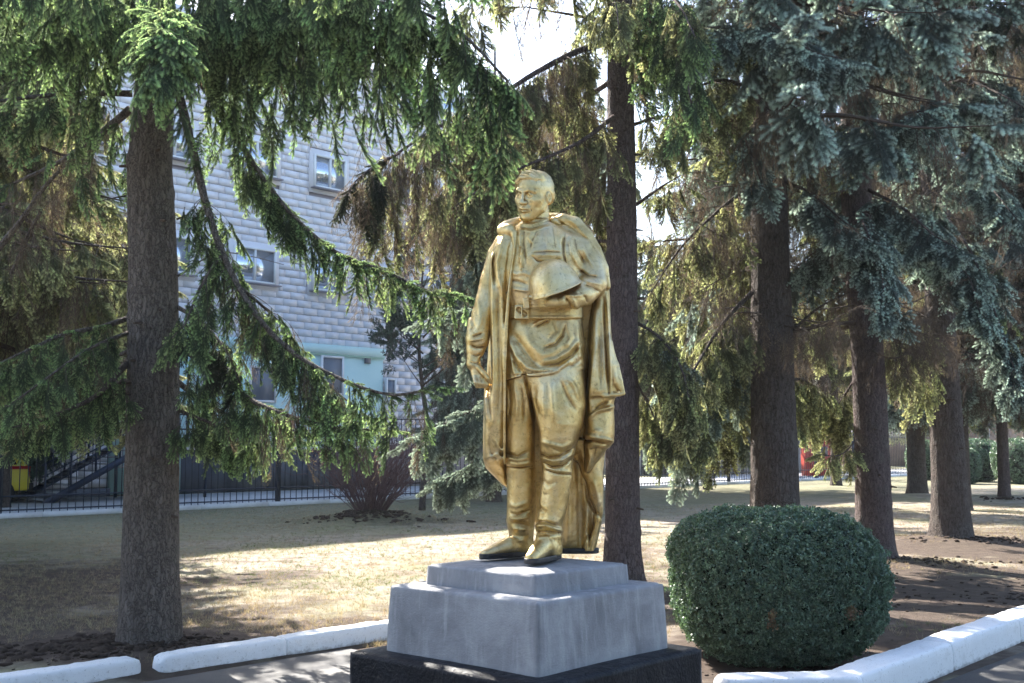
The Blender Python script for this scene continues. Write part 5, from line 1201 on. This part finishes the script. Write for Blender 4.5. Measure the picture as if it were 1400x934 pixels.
    right_tree('slightly leaning blue spruce with a bright blue-green cluster hanging before its trunk', 1194, 765, 15.8, [(1196, 765, 15.8, 50), (1193, 640, 15.8, 46), (1187, 500, 15.8, 43), (1172, 300, 15.9, 41), (1168, 150, 16, 38), (1160, -100, 16.1, 32), (1150, -700, 16.2, 8)], bk2, 17, [
        ([(1180, 300, 15.4), (1178, 300, 14.4), (1190, 330, 13.7), (1205, 375, 13.3), (1210, 420, 13.1)], .024, 'blue', dict(t0=.25, hang=.55, lat=.5, dens=1.36, size=1.0)),
        ([(1190, 200, 15.6), (1230, 160, 14.8), (1275, 150, 14.0)], .028, 'blue', dict(t0=.1, hang=.55, lat=.6, dens=0.96, size=1.1, down=.5, mix=('brown', .2))),
        ([(1188, 260, 15.7), (1235, 285, 15.0), (1275, 320, 14.4), (1310, 340, 14.0)], .028, 'blue', dict(t0=.1, hang=.5, lat=.6, dens=1.04, size=1.05, down=.6)),
        ([(1150, 160, 15.6), (1130, 175, 14.8), (1115, 210, 14.2)], .022, 'blue', dict(t0=.2, hang=.5, lat=.4, dens=0.80, size=1.0, mix=('olive', .5))),
        ([(1150, 190, 15.9), (1110, 215, 15.8), (1075, 240, 15.7)], .024, 'brown', dict(t0=.5, hang=.3, lat=.3, dens=.5, size=1.0)),
        ([(1152, 205, 15.9), (1115, 240, 15.9), (1078, 270, 15.9)], .020, 'brown', dict(t0=.6, hang=.3, lat=.3, dens=.5, size=1.0)),
        ([(1150, 175, 15.9), (1115, 180, 15.6), (1080, 205, 15.4)], .020, 'brown', dict(t0=.6, hang=.3, lat=.3, dens=.5, size=1.0)),
        ([(1208, 455, 15.8), (1240, 480, 16.6), (1260, 520, 17.6)], .022, 'olive', dict(t0=.1, hang=1.0, lat=.5, dens=0.88, size=1.2, mix=('brown', .4))),
        ([(1168, 520, 16), (1140, 560, 16.4), (1118, 570, 17)], .02, 'olive', dict(t0=.1, hang=.75, lat=.5, dens=0.96, size=1.15, mix=('blue', .3))),
        ([(1172, 600, 15.6), (1150, 622, 15.2), (1125, 622, 15)], .012, 'olive', dict(t0=.1, hang=.2, lat=.3, dens=.8, size=.9, down=.2)),
        ([(1160, 330, 15.6), (1120, 340, 15.0), (1085, 370, 14.6)], .022, 'blue', dict(t0=.2, hang=.5, lat=.5, dens=0.80, size=1.0))],
        up=(6.0, 12, 2.5, 'blue', 5, 1.7, .5, dict(hang=.5, mix=('brown', .55), z_step=.7)))
    right_tree('very dark blue spruce, third trunk right of the clipped bush, sweeping down to the right', 1299, 742, 19.0, [(1302, 742, 19, 52), (1297, 640, 19, 45), (1290, 520, 19, 40), (1284, 400, 19, 38), (1276, 200, 19.1, 34), (1270, -100, 19.2, 28), (1270, -600, 19.3, 8)], bk3, 19, [
        ([(1295, 300, 18.6), (1330, 350, 17.6), (1365, 440, 16.8), (1395, 530, 16.2)], .036, 'blue', dict(t0=.15, hang=.5, lat=.65, dens=0.84, size=1.15, mix=('olive', .25))),
        ([(1290, 200, 18.4), (1320, 215, 17.2), (1350, 250, 16.2), (1390, 300, 15.4)], .034, 'blue', dict(t0=.15, hang=.5, lat=.7, dens=0.88, size=1.15, down=.5, mix=('brown', .2))),
        ([(1285, 340, 18.4), (1300, 350, 17.2), (1325, 380, 16.4), (1340, 430, 16)], .028, 'blue', dict(t0=.15, hang=.45, lat=.6, dens=1.04, size=1.15)),
        ([(1282, 120, 18.6), (1320, 110, 17.4), (1370, 130, 16.4), (1420, 160, 15.6)], .034, 'blue', dict(t0=.15, hang=.5, lat=.7, dens=0.80, size=1.2, mix=('bare', .5))),
        ([(1270, 260, 18.4), (1245, 300, 17.4), (1225, 350, 16.8)], .028, 'blue', dict(t0=.15, hang=.7, lat=.6, dens=0.88, size=1.2, mix=('brown', .2))),
        ([(1275, 420, 18.8), (1258, 450, 18.6), (1245, 490, 18.4)], .024, 'olive', dict(t0=.15, hang=1.0, lat=.5, dens=0.96, size=1.2, mix=('brown', .3))),
        ([(1270, 40, 18.6), (1240, 40, 17.6), (1200, 70, 17)], .03, 'brown', dict(t0=.15, hang=.8, lat=.7, dens=0.80, size=1.3, mix=('bare', .5))),
        ([(1285, 20, 18.6), (1330, 10, 17.6), (1380, 30, 17)], .03, 'bare', dict(t0=.15, hang=.9, lat=.7, dens=1.04, size=1.4, mix=('darkgreen', .4)))],
        up=(8.0, 13.5, 2.8, 'blue', 5, 1.8, .45, dict(hang=.6, mix=('brown', .55), z_step=.6)))
    # ---- farther and off-frame spruces
    def far_tree(label, x, y, H, R, z0, kind, seed, per=6, size=1.8, dens=.8, mix=None, r=.2, bk=bk3, lean=0, zs=.5, tilt=-.25, hang=.7, nm='spruce_tree', grp='spruces farther back on the lawn', axis=None):
        root = thing(nm, label, 'tree', (x, y, GZ(x, y)-.02), group=grp); nonlocal c; c = Crown(seed)
        trunk(root, [(x, y, 0, r), (x+lean*.3, y, 3, r*.85), (x+lean, y, H*.6, r*.5), (x+lean*1.2, y, H, .03)], bk, seed, 28, 1.25, 6)
        upper(c, (x, y), z0, H-.4, R, kind, per, size, dens, mix=mix, z_step=zs, tilt=tilt, hang=hang)
        c.finish(root, bk); print(label[:22], c.count)
    g = lambda px, Yd: (px-CX)/F*Yd
    far_tree('slender far spruce by the fence, its dark trunk base showing just left of the statue', g(676, 32), 32, 13, 2.0, 2.6, 'silver', 61, 5, 1.7, .7, ('brown', .4), .19, tilt=-.4)
    far_tree('spruce with a flared pale trunk seen in the gap right of the leaning spruce', g(1250, 36), 36, 14, 2.8, 3.6, 'olive', 62, 6, 1.9, .7, ('bare', .5), .30)
    far_tree('thin straight pale-barked spruce near the right edge', g(1368, 33), 33, 12, 2.4, 3.2, 'blue', 63, 6, 1.9, .8, ('olive', .4), .17, bk=bk2)
    far_tree('slim dark spruce standing close to the fence left of the broad trunk', g(965, 41), 41, 14, 3.0, 4.2, 'olive', 64, 5, 2.3, .6, ('bare', .5), .15)
    far_tree('spruce hidden behind the broad dark trunk, only an edge of its bark showing', g(1034, 39), 39, 15, 3.0, 4.4, 'brown', 65, 5, 2.3, .7, ('bare', .5), .2)
    far_tree('dark spruce far behind, between the two middle trunks on the right', g(1140, 45), 45, 16, 3.2, 4.4, 'brown', 66, 5, 2.3, .6, ('bare', .5), .2)
    far_tree('dark spruce at the far right edge of the lawn', g(1440, 27), 27, 14, 3.4, 3.4, 'blue', 67, 5, 1.7, .7, ('bare', .5), .22)
    far_tree('tall dark spruce at back right whose upper crown closes the top corner', g(1310, 28), 28, 16, 3.6, 5.0, 'darkgreen', 68, 6, 1.9, .7, ('bare', .6), .22)
    far_tree('spruce behind the statue and its reddish trunk, near the fence', g(790, 36), 36, 15, 3.0, 4.6, 'brown', 69, 6, 2.2, .8, ('olive', .5), .2)
    far_tree('olive brown bushy conifer filling the left edge beyond the fence', g(10, 29), 29, 12.5, 3.7, 3.0, 'olive', 70, 11, 1.7, 1.8, ('brown', .5), .16, zs=.34, tilt=.0, hang=.3)
    far_tree('shady spruce at the left edge behind the drooping curtains', g(-130, 13), 13, 10, 2.9, 2.9, 'olive', 71, 7, 1.3, 1.0, ('brown', .5), .2, zs=.45)
    far_tree('olive brown spruce just off the left edge whose boughs show behind the near curtains', -8.7, 17.6, 8.6, 2.9, 3.2, 'olive', 74, 8, 1.3, 1.0, ('brown', .5), .18, zs=.42, hang=.5)
    # ---- dark clumpy juniper by the fence
    dk = leaf_mat('dark_scale_leaves', (.035, .060, .050), (.09, .15, .115), (1.2, 1.4, 1.0), .2)
    KINDS['dark'] = scatter_group('dark_spray_scatter', [spray_mesh('dark_spray', .42, 'green', 90+i, dk) for i in range(4)])
    x, y = g(578, 28), 28; root = thing('juniper_tree', 'dark blue-green juniper with upright clumps in front of the tiled building', 'tree', (x, y, 0)); c = Crown(80); r = c.r
    c.limb([(x, y, 0), (x+.1, y, 2.0), (x-.1, y, 4), (x, y, 6.4)], .09, .02)
    for k in range(20):
        z = r.uniform(2.8, 6.6); a_ = r.uniform(0, 6.28); ln = (1.15*(1-((z-3.2)/4.2)**2)+.3)*r.uniform(.6, 1.05)
        Q, L = c.limb([(x, y, z-.3), (x+math.cos(a_)*ln*.5, y+math.sin(a_)*ln*.5, z), (x+math.cos(a_)*ln, y+math.sin(a_)*ln, z+.35)], .02, .005, own=False)
        e = Q[-1]
        for j in range(14): q = r.normal(size=3)*np.array([.2, .2, .3]); c.spray('dark', e+q*.5, q+np.array([0, 0, .35]), r.normal(size=3), r.uniform(.7, 1.1))
    c.finish(root, bk3)
    # ---- trees far beyond the fence
    for i, (px, Yd, H, R, kd, lb) in enumerate(((905, 62, 13, 4, 'dark', 'dark conifer beyond the fence, first right of the statue'), (1065, 70, 14, 4.5, 'dark', 'dark conifer beyond the fence behind the broad trunk'), (1185, 78, 15, 4.5, 'olive', 'olive conifer beyond the fence behind the leaning trunk'),
                                              (1290, 95, 17, 5, 'dark', 'dark conifer beyond the brown house, left of it'), (1400, 75, 15, 4.5, 'brown', 'bare brownish tree beyond the fence at the right edge'), (745, 70, 15, 4, 'olive', 'olive conifer beyond the fence hidden behind the statue'), (20, 33, 8, 2.2, 'dark', 'dark young conifer in front of the building at far left'))):
        far_tree(lb, g(px, Yd), Yd, H, R, 3.4 if Yd > 50 else 1.6, kd, 200+i, 6, 3.2 if Yd > 50 else 1.8, .8, None, .25, zs=.8, grp='trees beyond the fence', nm='conifer_tree', tilt=-.1)

def build_bushes():
    # clipped box ball: thousands of small leaves over a solid dark core
    m1 = leaf_mat('box_leaf', (.060, .095, .070), (.17, .25, .18), (1.3, 1.5, .8), .2, .40, .4)
    def leafy(name, sc, seed, n=16):
        r = np.random.default_rng(seed); V, Fc, T = [], [], []
        for k in range(n):
            d = r.normal(size=3); d[0] = abs(d[0])+.5; d /= np.linalg.norm(d); p = d*r.uniform(.3, 1)*sc*1.3; u = np.cross(d, r.normal(size=3)); u /= np.linalg.norm(u); w_ = np.cross(d, u); a_ = d*.6+w_*.6
            L, W = sc*r.uniform(.7, 1.0), sc*.34; n0 = len(V); t = r.uniform(0, 1)
            V += [p, p+a_*L*.5+u*W+d*.0, p+a_*L, p+a_*L*.5-u*W]; V[-3] = V[-3]+w_*sc*.10; Fc.append((n0, n0+1, n0+2, n0+3)); T += [t]*4
        me = mesh_from(name, V, np.array(Fc), [m1]); me.attributes.new('tip', 'FLOAT', 'POINT').data.foreach_set('value', np.array(T, np.float32)); return me
    G = scatter_group('box_leaf_scatter', [leafy('box_sprig', .021, 300+i) for i in range(4)])
    G2 = scatter_group('far_box_leaf_scatter', [leafy('box_sprig', .06, 310+i) for i in range(4)])
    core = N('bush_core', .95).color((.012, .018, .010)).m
    def ball(label, c, rad, h, nl, grp, G, seed, base=.25):
        r = np.random.default_rng(seed); root = thing('clipped_bush', label, 'bush', (c[0], c[1], 0))
        if grp: root['group'] = grp
        def shape(n, infl=1.0):
            d = r.normal(size=(n, 3)); d /= np.linalg.norm(d, axis=1)[:, None]; p = 3.5
            q = (np.abs(d[:, 0])**p+np.abs(d[:, 1])**p+np.abs(d[:, 2])**p)**(-1/p); q = q*.95+.05
            P = d*q[:, None]*np.array([rad, rad, h/2]); lowf = np.clip(-d[:, 2], 0, 1); P[:, :2] *= (1-.16*lowf[:, None]**1.5)
            P *= infl*(1+field_noise(d, 4, seed)[:, None]*.07+field_noise(d, 11, seed+1)[:, None]*.05+field_noise(d, 30, seed+2)[:, None]*.03); P[:, 2] += h/2+base*.55; return P, d
        P, d = shape(nl); P += d*(r.normal(size=(nl, 1))*.018+(r.random((nl, 1)) < .02)*r.uniform(.02, .06, (nl, 1)))*rad; hole = field_noise(d, 9, seed+5) > .42; P[hole] -= d[hole]*.06*rad; ok = P[:, 2] > .02
        P, d = P[ok], d[ok]; D = d+r.normal(size=d.shape)*.45
        scatter('foliage', G, P, D, r.normal(size=d.shape), r.uniform(.75, 1.25, len(P)), r.integers(0, 4, len(P)), root, kind='stuff')
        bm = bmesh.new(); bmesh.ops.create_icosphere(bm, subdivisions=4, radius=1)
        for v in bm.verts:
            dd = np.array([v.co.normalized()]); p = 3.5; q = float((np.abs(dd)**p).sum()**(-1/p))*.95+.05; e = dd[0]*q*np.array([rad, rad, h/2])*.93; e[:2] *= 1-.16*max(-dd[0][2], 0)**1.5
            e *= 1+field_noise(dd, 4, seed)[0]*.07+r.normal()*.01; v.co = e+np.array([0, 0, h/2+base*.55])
        me = bpy.data.meshes.new('inner_core'); bm.to_mesh(me); bm.free(); me.materials.append(core); link('inner_core', me, root)  # closed near-black core under the leaves
        for k in range(7): a_ = r.uniform(0, 6.28); mb = MB(); mb.tube([(math.cos(a_)*.10, math.sin(a_)*.10, -.02), (math.cos(a_)*.3*rad, math.sin(a_)*.3*rad, base+.25)], [.02, .012], 6); mb.build('stem', M_twig, root)
    ball('big round clipped box bush beside the plinth, between it and the right kerb', (at(1058, 800, 8.7).x, 8.7), .730, 1.05, 17000, None, G, 400, .05)
    bo = bpy.data.objects['clipped_bush']; dm = leaf_mat('dead_box_leaf', (.12, .085, .05), (.19, .135, .08), (1.2, 1.1, .8), .2); r = np.random.default_rng(9)
    me = leafy('dead_sprig', .021, 333); me.materials.clear(); me.materials.append(dm); GD = scatter_group('dead_leaf_scatter', [me]); P = []
    for px_, py_ in ((1056, 848), (1165, 836)):
        c_ = at(px_, py_, 7.98); P += [c_+Vector((r.normal()*.02, r.normal()*.02, r.normal()*.025)) for k in range(16)]
    P = np.array([tuple(p) for p in P])-np.array(bo.location); scatter('dead_leaves', GD, P, np.tile([0., -1, .2], (len(P), 1))+r.normal(size=P.shape)*.4, r.normal(size=P.shape), r.uniform(.7, 1.1, len(P)), np.zeros(len(P), int), bo, kind='stuff')
    for i, (px, Yd, rad, h, lb) in enumerate(((1333, 50, 1.0, 1.75, 'dark clipped bush between the third trunk and the thin pale trunk'), (1402, 47, 1.15, 1.75, 'dark clipped bush cut by the right edge of the picture'), (1266, 52, .75, 1.7, 'dark clipped bush in the gap behind the flared trunk'), (1312, 47, .7, 1.35, 'smaller dark clipped bush touching the third trunk'))):
        ball(lb, (at(px, 640, Yd).x, Yd), rad, h, 1800, 'clipped bushes at the far side of the lawn', G2, 410+i, .05)
    # leafless shrub on its mound
    bs = N('purple_brown_twig', .9).color((.13, .075, .08)).m; p = at(507, 712, 23.8); root = thing('bare_shrub', 'leafless purple-brown shrub fanning out of a dark mound on the lawn', 'shrub', (p.x, p.y, .12)); r = np.random.default_rng(77); mb = MB()
    for k in range(190):
        a_ = r.uniform(0, 6.28); sp = r.uniform(0, 1)**.7; d = np.array([math.cos(a_)*sp*.8, math.sin(a_)*sp*.8, 1.]); d /= np.linalg.norm(d); L = r.uniform(1.6, 2.9)*(1-.22*sp); P = [np.array([math.cos(a_)*.25*sp, math.sin(a_)*.25*sp, 0])]; n = 7
        for i in range(n): d = d+r.normal(size=3)*.07+np.array([math.cos(a_), math.sin(a_), 0])*.045; d /= np.linalg.norm(d); P.append(P[-1]+d*L/n)
        mb.tube(P, [.010*(1-.8*i/n) for i in range(n+1)], 3, cap=False)
        for j in range(5):
            k_ = r.integers(2, n); q = P[k_]; e = d+r.normal(size=3)*.5; e /= np.linalg.norm(e); l2 = r.uniform(.25, .6); mb.tube([q, q+e*l2*.5, q+(e+np.array([0, 0, .2]))*l2], [.006, .004, .003], 3, cap=False)
    mb.build('branches', bs, root, kind='stuff')

def build_litter():
    so = N('dug_soil', .97, spec=.15); so.color(so.ramp(so.noise(30), [(.3, (.032, .023, .018)), (.7, (.075, .055, .043))])); so.bump(so.noise(90), .6, .01); r = np.random.default_rng(90)
    def clods(label_kind, cx, cy, rx, ry, n, s0, s1):
        V, Fc = [], []
        ico = [(0, 0, 1), (.89, 0, .45), (.28, .85, .45), (-.72, .53, .45), (-.72, -.53, .45), (.28, -.85, .45), (.72, .53, -.45), (-.28, .85, -.45), (-.89, 0, -.45), (-.28, -.85, -.45), (.72, -.53, -.45), (0, 0, -1)]
        fi = [(0, 1, 2), (0, 2, 3), (0, 3, 4), (0, 4, 5), (0, 5, 1), (1, 6, 2), (2, 7, 3), (3, 8, 4), (4, 9, 5), (5, 10, 1), (6, 7, 2), (7, 8, 3), (8, 9, 4), (9, 10, 5), (10, 6, 1), (11, 7, 6), (11, 8, 7), (11, 9, 8), (11, 10, 9), (11, 6, 10)]
        for k in range(n):
            a_, q = r.uniform(0, 6.28), abs(r.normal())*.62; x, y = cx+math.cos(a_)*rx*q, cy+math.sin(a_)*ry*q; s_ = s0+(s1-s0)*r.random()**2.5
            if x*NB.x+y*NB.y < (7.32 if x*U.x+y*U.y < 5.9 else 3.45): continue
            P = np.array(ico)*s_*(1+r.normal(size=(12, 1))*.32)*np.array([1.25, 1, .6]); c_, n_ = math.cos(a_*3), math.sin(a_*3); P = np.stack([P[:, 0]*c_-P[:, 1]*n_, P[:, 0]*n_+P[:, 1]*c_, P[:, 2]], 1)+np.array([x, y, GZ(x, y)+s_*.15])
            n0 = len(V); V += list(P); Fc += [tuple(i+n0 for i in f) for f in fi]
        return V, Fc
    V, Fc = [], []
    for a in ((-3.25, 8.75, .7, .45, 900, .006, .048), (-2.35, 8.8, .6, .4, 450, .006, .035), (-2.96, 23.4, 1.3, .8, 260, .02, .09), (7.9, 18.6, 1.9, .6, 200, .012, .05), (5.6, 15.4, 1.2, .6, 160, .01, .04), (14.0, 32.5, 1.4, .5, 50, .03, .10), (9.6, 18, 2, .7, 140, .012, .045), (5.2, 12, 2.5, 2, 260, .006, .03), (2.2, 8.3, .9, .9, 150, .006, .025)):
        v, f = clods('', *a); n0 = len(V); V += v; Fc += [tuple(i+n0 for i in q) for q in f]
    link('soil_clods', mesh_from('soil_clods', V, Fc, [so.m]), kind='stuff')
    # short dry grass on the lawn
    gm = leaf_mat('dry_grass_blades', (.27, .225, .15), (.40, .34, .235), (1.2, 1.1, .8), .35, .7, .3); gm2 = leaf_mat('green_grass_blades', (.13, .145, .075), (.2, .22, .12), (1.2, 1.3, .7), .35, .7, .3)
    def tuft(seed, mat):
        r = np.random.default_rng(seed); V, Fc, T = [], [], []
        for k in range(12):
            a_ = r.uniform(0, 6.28); q = r.uniform(0, .03); p = np.array([math.cos(a_)*q, math.sin(a_)*q, 0]); e = np.array([math.cos(a_)*.6, math.sin(a_)*.6, .7])+r.normal(size=3)*.3; L = r.uniform(.02, .045); u = np.array([-math.sin(a_), math.cos(a_), 0])*.0016; n0 = len(V)
            V += [p-u, p+u, p+e*L*.6+u*.7, p+e*L]; Fc.append((n0, n0+1, n0+2, n0+3)); T += [0, 0, .5, 1]
        # tufts stand along +x in the scatter's frame
        V = np.array(V)[:, [2, 1, 0]]; me = mesh_from('grass_tuft', V, np.array(Fc), [mat]); me.attributes.new('tip', 'FLOAT', 'POINT').data.foreach_set('value', np.array(T, np.float32)); return me
    G = scatter_group('grass_scatter', [tuft(500, gm), tuft(501, gm), tuft(502, gm), tuft(503, gm2)])
    n = 60000; Yv = 8.2+22*r.random(n)**1.3; X = (r.uniform(-120, 1520, n)-CX)/F*Yv; P = np.stack([X, Yv, np.zeros(n)], 1)
    nb = P[:, 0]*NB.x+P[:, 1]*NB.y; uu = P[:, 0]*U.x+P[:, 1]*U.y; ok = (nb > np.where(uu < 5.9, 7.45, 3.6)) & (nb < 24.6)
    dens = field_noise(P, 1.1, 21)+field_noise(P, .4, 22); bare = np.zeros(n)
    for cx, cy, rx, ry in ((5.4, 12.2, 3.6, 2.6), (8.6, 17.2, 5.0, 2.0), (-3.0, 8.9, 1.5, 1.0), (2.3, 8.6, 2.2, 1.7)): bare = np.maximum(bare, np.exp(-(((P[:, 0]-cx)/rx)**2+((P[:, 1]-cy)/ry)**2)**2))
    ok &= (r.random(n) > bare*1.1) & (r.random(n) < .75+dens); P = P[ok]; P[:, 2] = [GZ(a_, b_)-.003 for a_, b_ in P[:, :2]]; m = len(P)
    gp = field_noise(P, .7, 23) > .12
    scatter('lawn_grass', G, P, np.tile([0, 0, 1.], (m, 1))+r.normal(size=(m, 3))*.2, r.normal(size=(m, 3)), r.uniform(.6, 1.3, m), np.where(gp & (r.random(m) < .5), 3, r.integers(0, 3, m)), kind='stuff')

def build_added_tree_belt():
    # added unseen trees behind the camera, dark for the gold to reflect
    c = Crown(600); r = c.r; bk = N('added_belt_bark', .9).color((.08, .06, .05)).m
    root = link('added_tree_belt', None, kind='stuff')
    for i in range(13):
        x, y = -27+i*4.6+r.uniform(-.6, .6), -15+r.uniform(-2, 1.5); c.limb([(x, y, -.1), (x, y, 5), (x+.2, y, 10)], .22, .05, own=False)
        for k in range(150): a_, z = r.uniform(0, 6.28), r.uniform(1.0, 12); q = 2.7*(1-(z/13)**1.5)*r.uniform(.5, 1); d = np.array([math.cos(a_), math.sin(a_), -.5]); c.spray('dark', (x+d[0]*q, y+d[1]*q, z), d, (0, 0, 1), r.uniform(3, 4.5))
    c.finish(root, bk)
build_trees(); build_added_tree_belt(); build_bushes(); build_litter()
add_statue()
# ------------------------------------------------------------------ the bright, slightly hazy spring air
hz = bpy.data.materials.new('haze'); hz.use_nodes = True; t_ = hz.node_tree; t_.nodes.clear()
o_ = t_.nodes.new('ShaderNodeOutputMaterial'); v_ = t_.nodes.new('ShaderNodeVolumePrincipled'); v_.inputs['Color'].default_value = (.93, .96, 1, 1)
v_.inputs['Density'].default_value = .00035; v_.inputs['Anisotropy'].default_value = .2; t_.links.new(v_.outputs[0], o_.inputs['Volume'])
hb = MB(); hb.box((0, 80, 9), (420, 230, 20.5)); hb.build('haze', hz, kind='stuff')
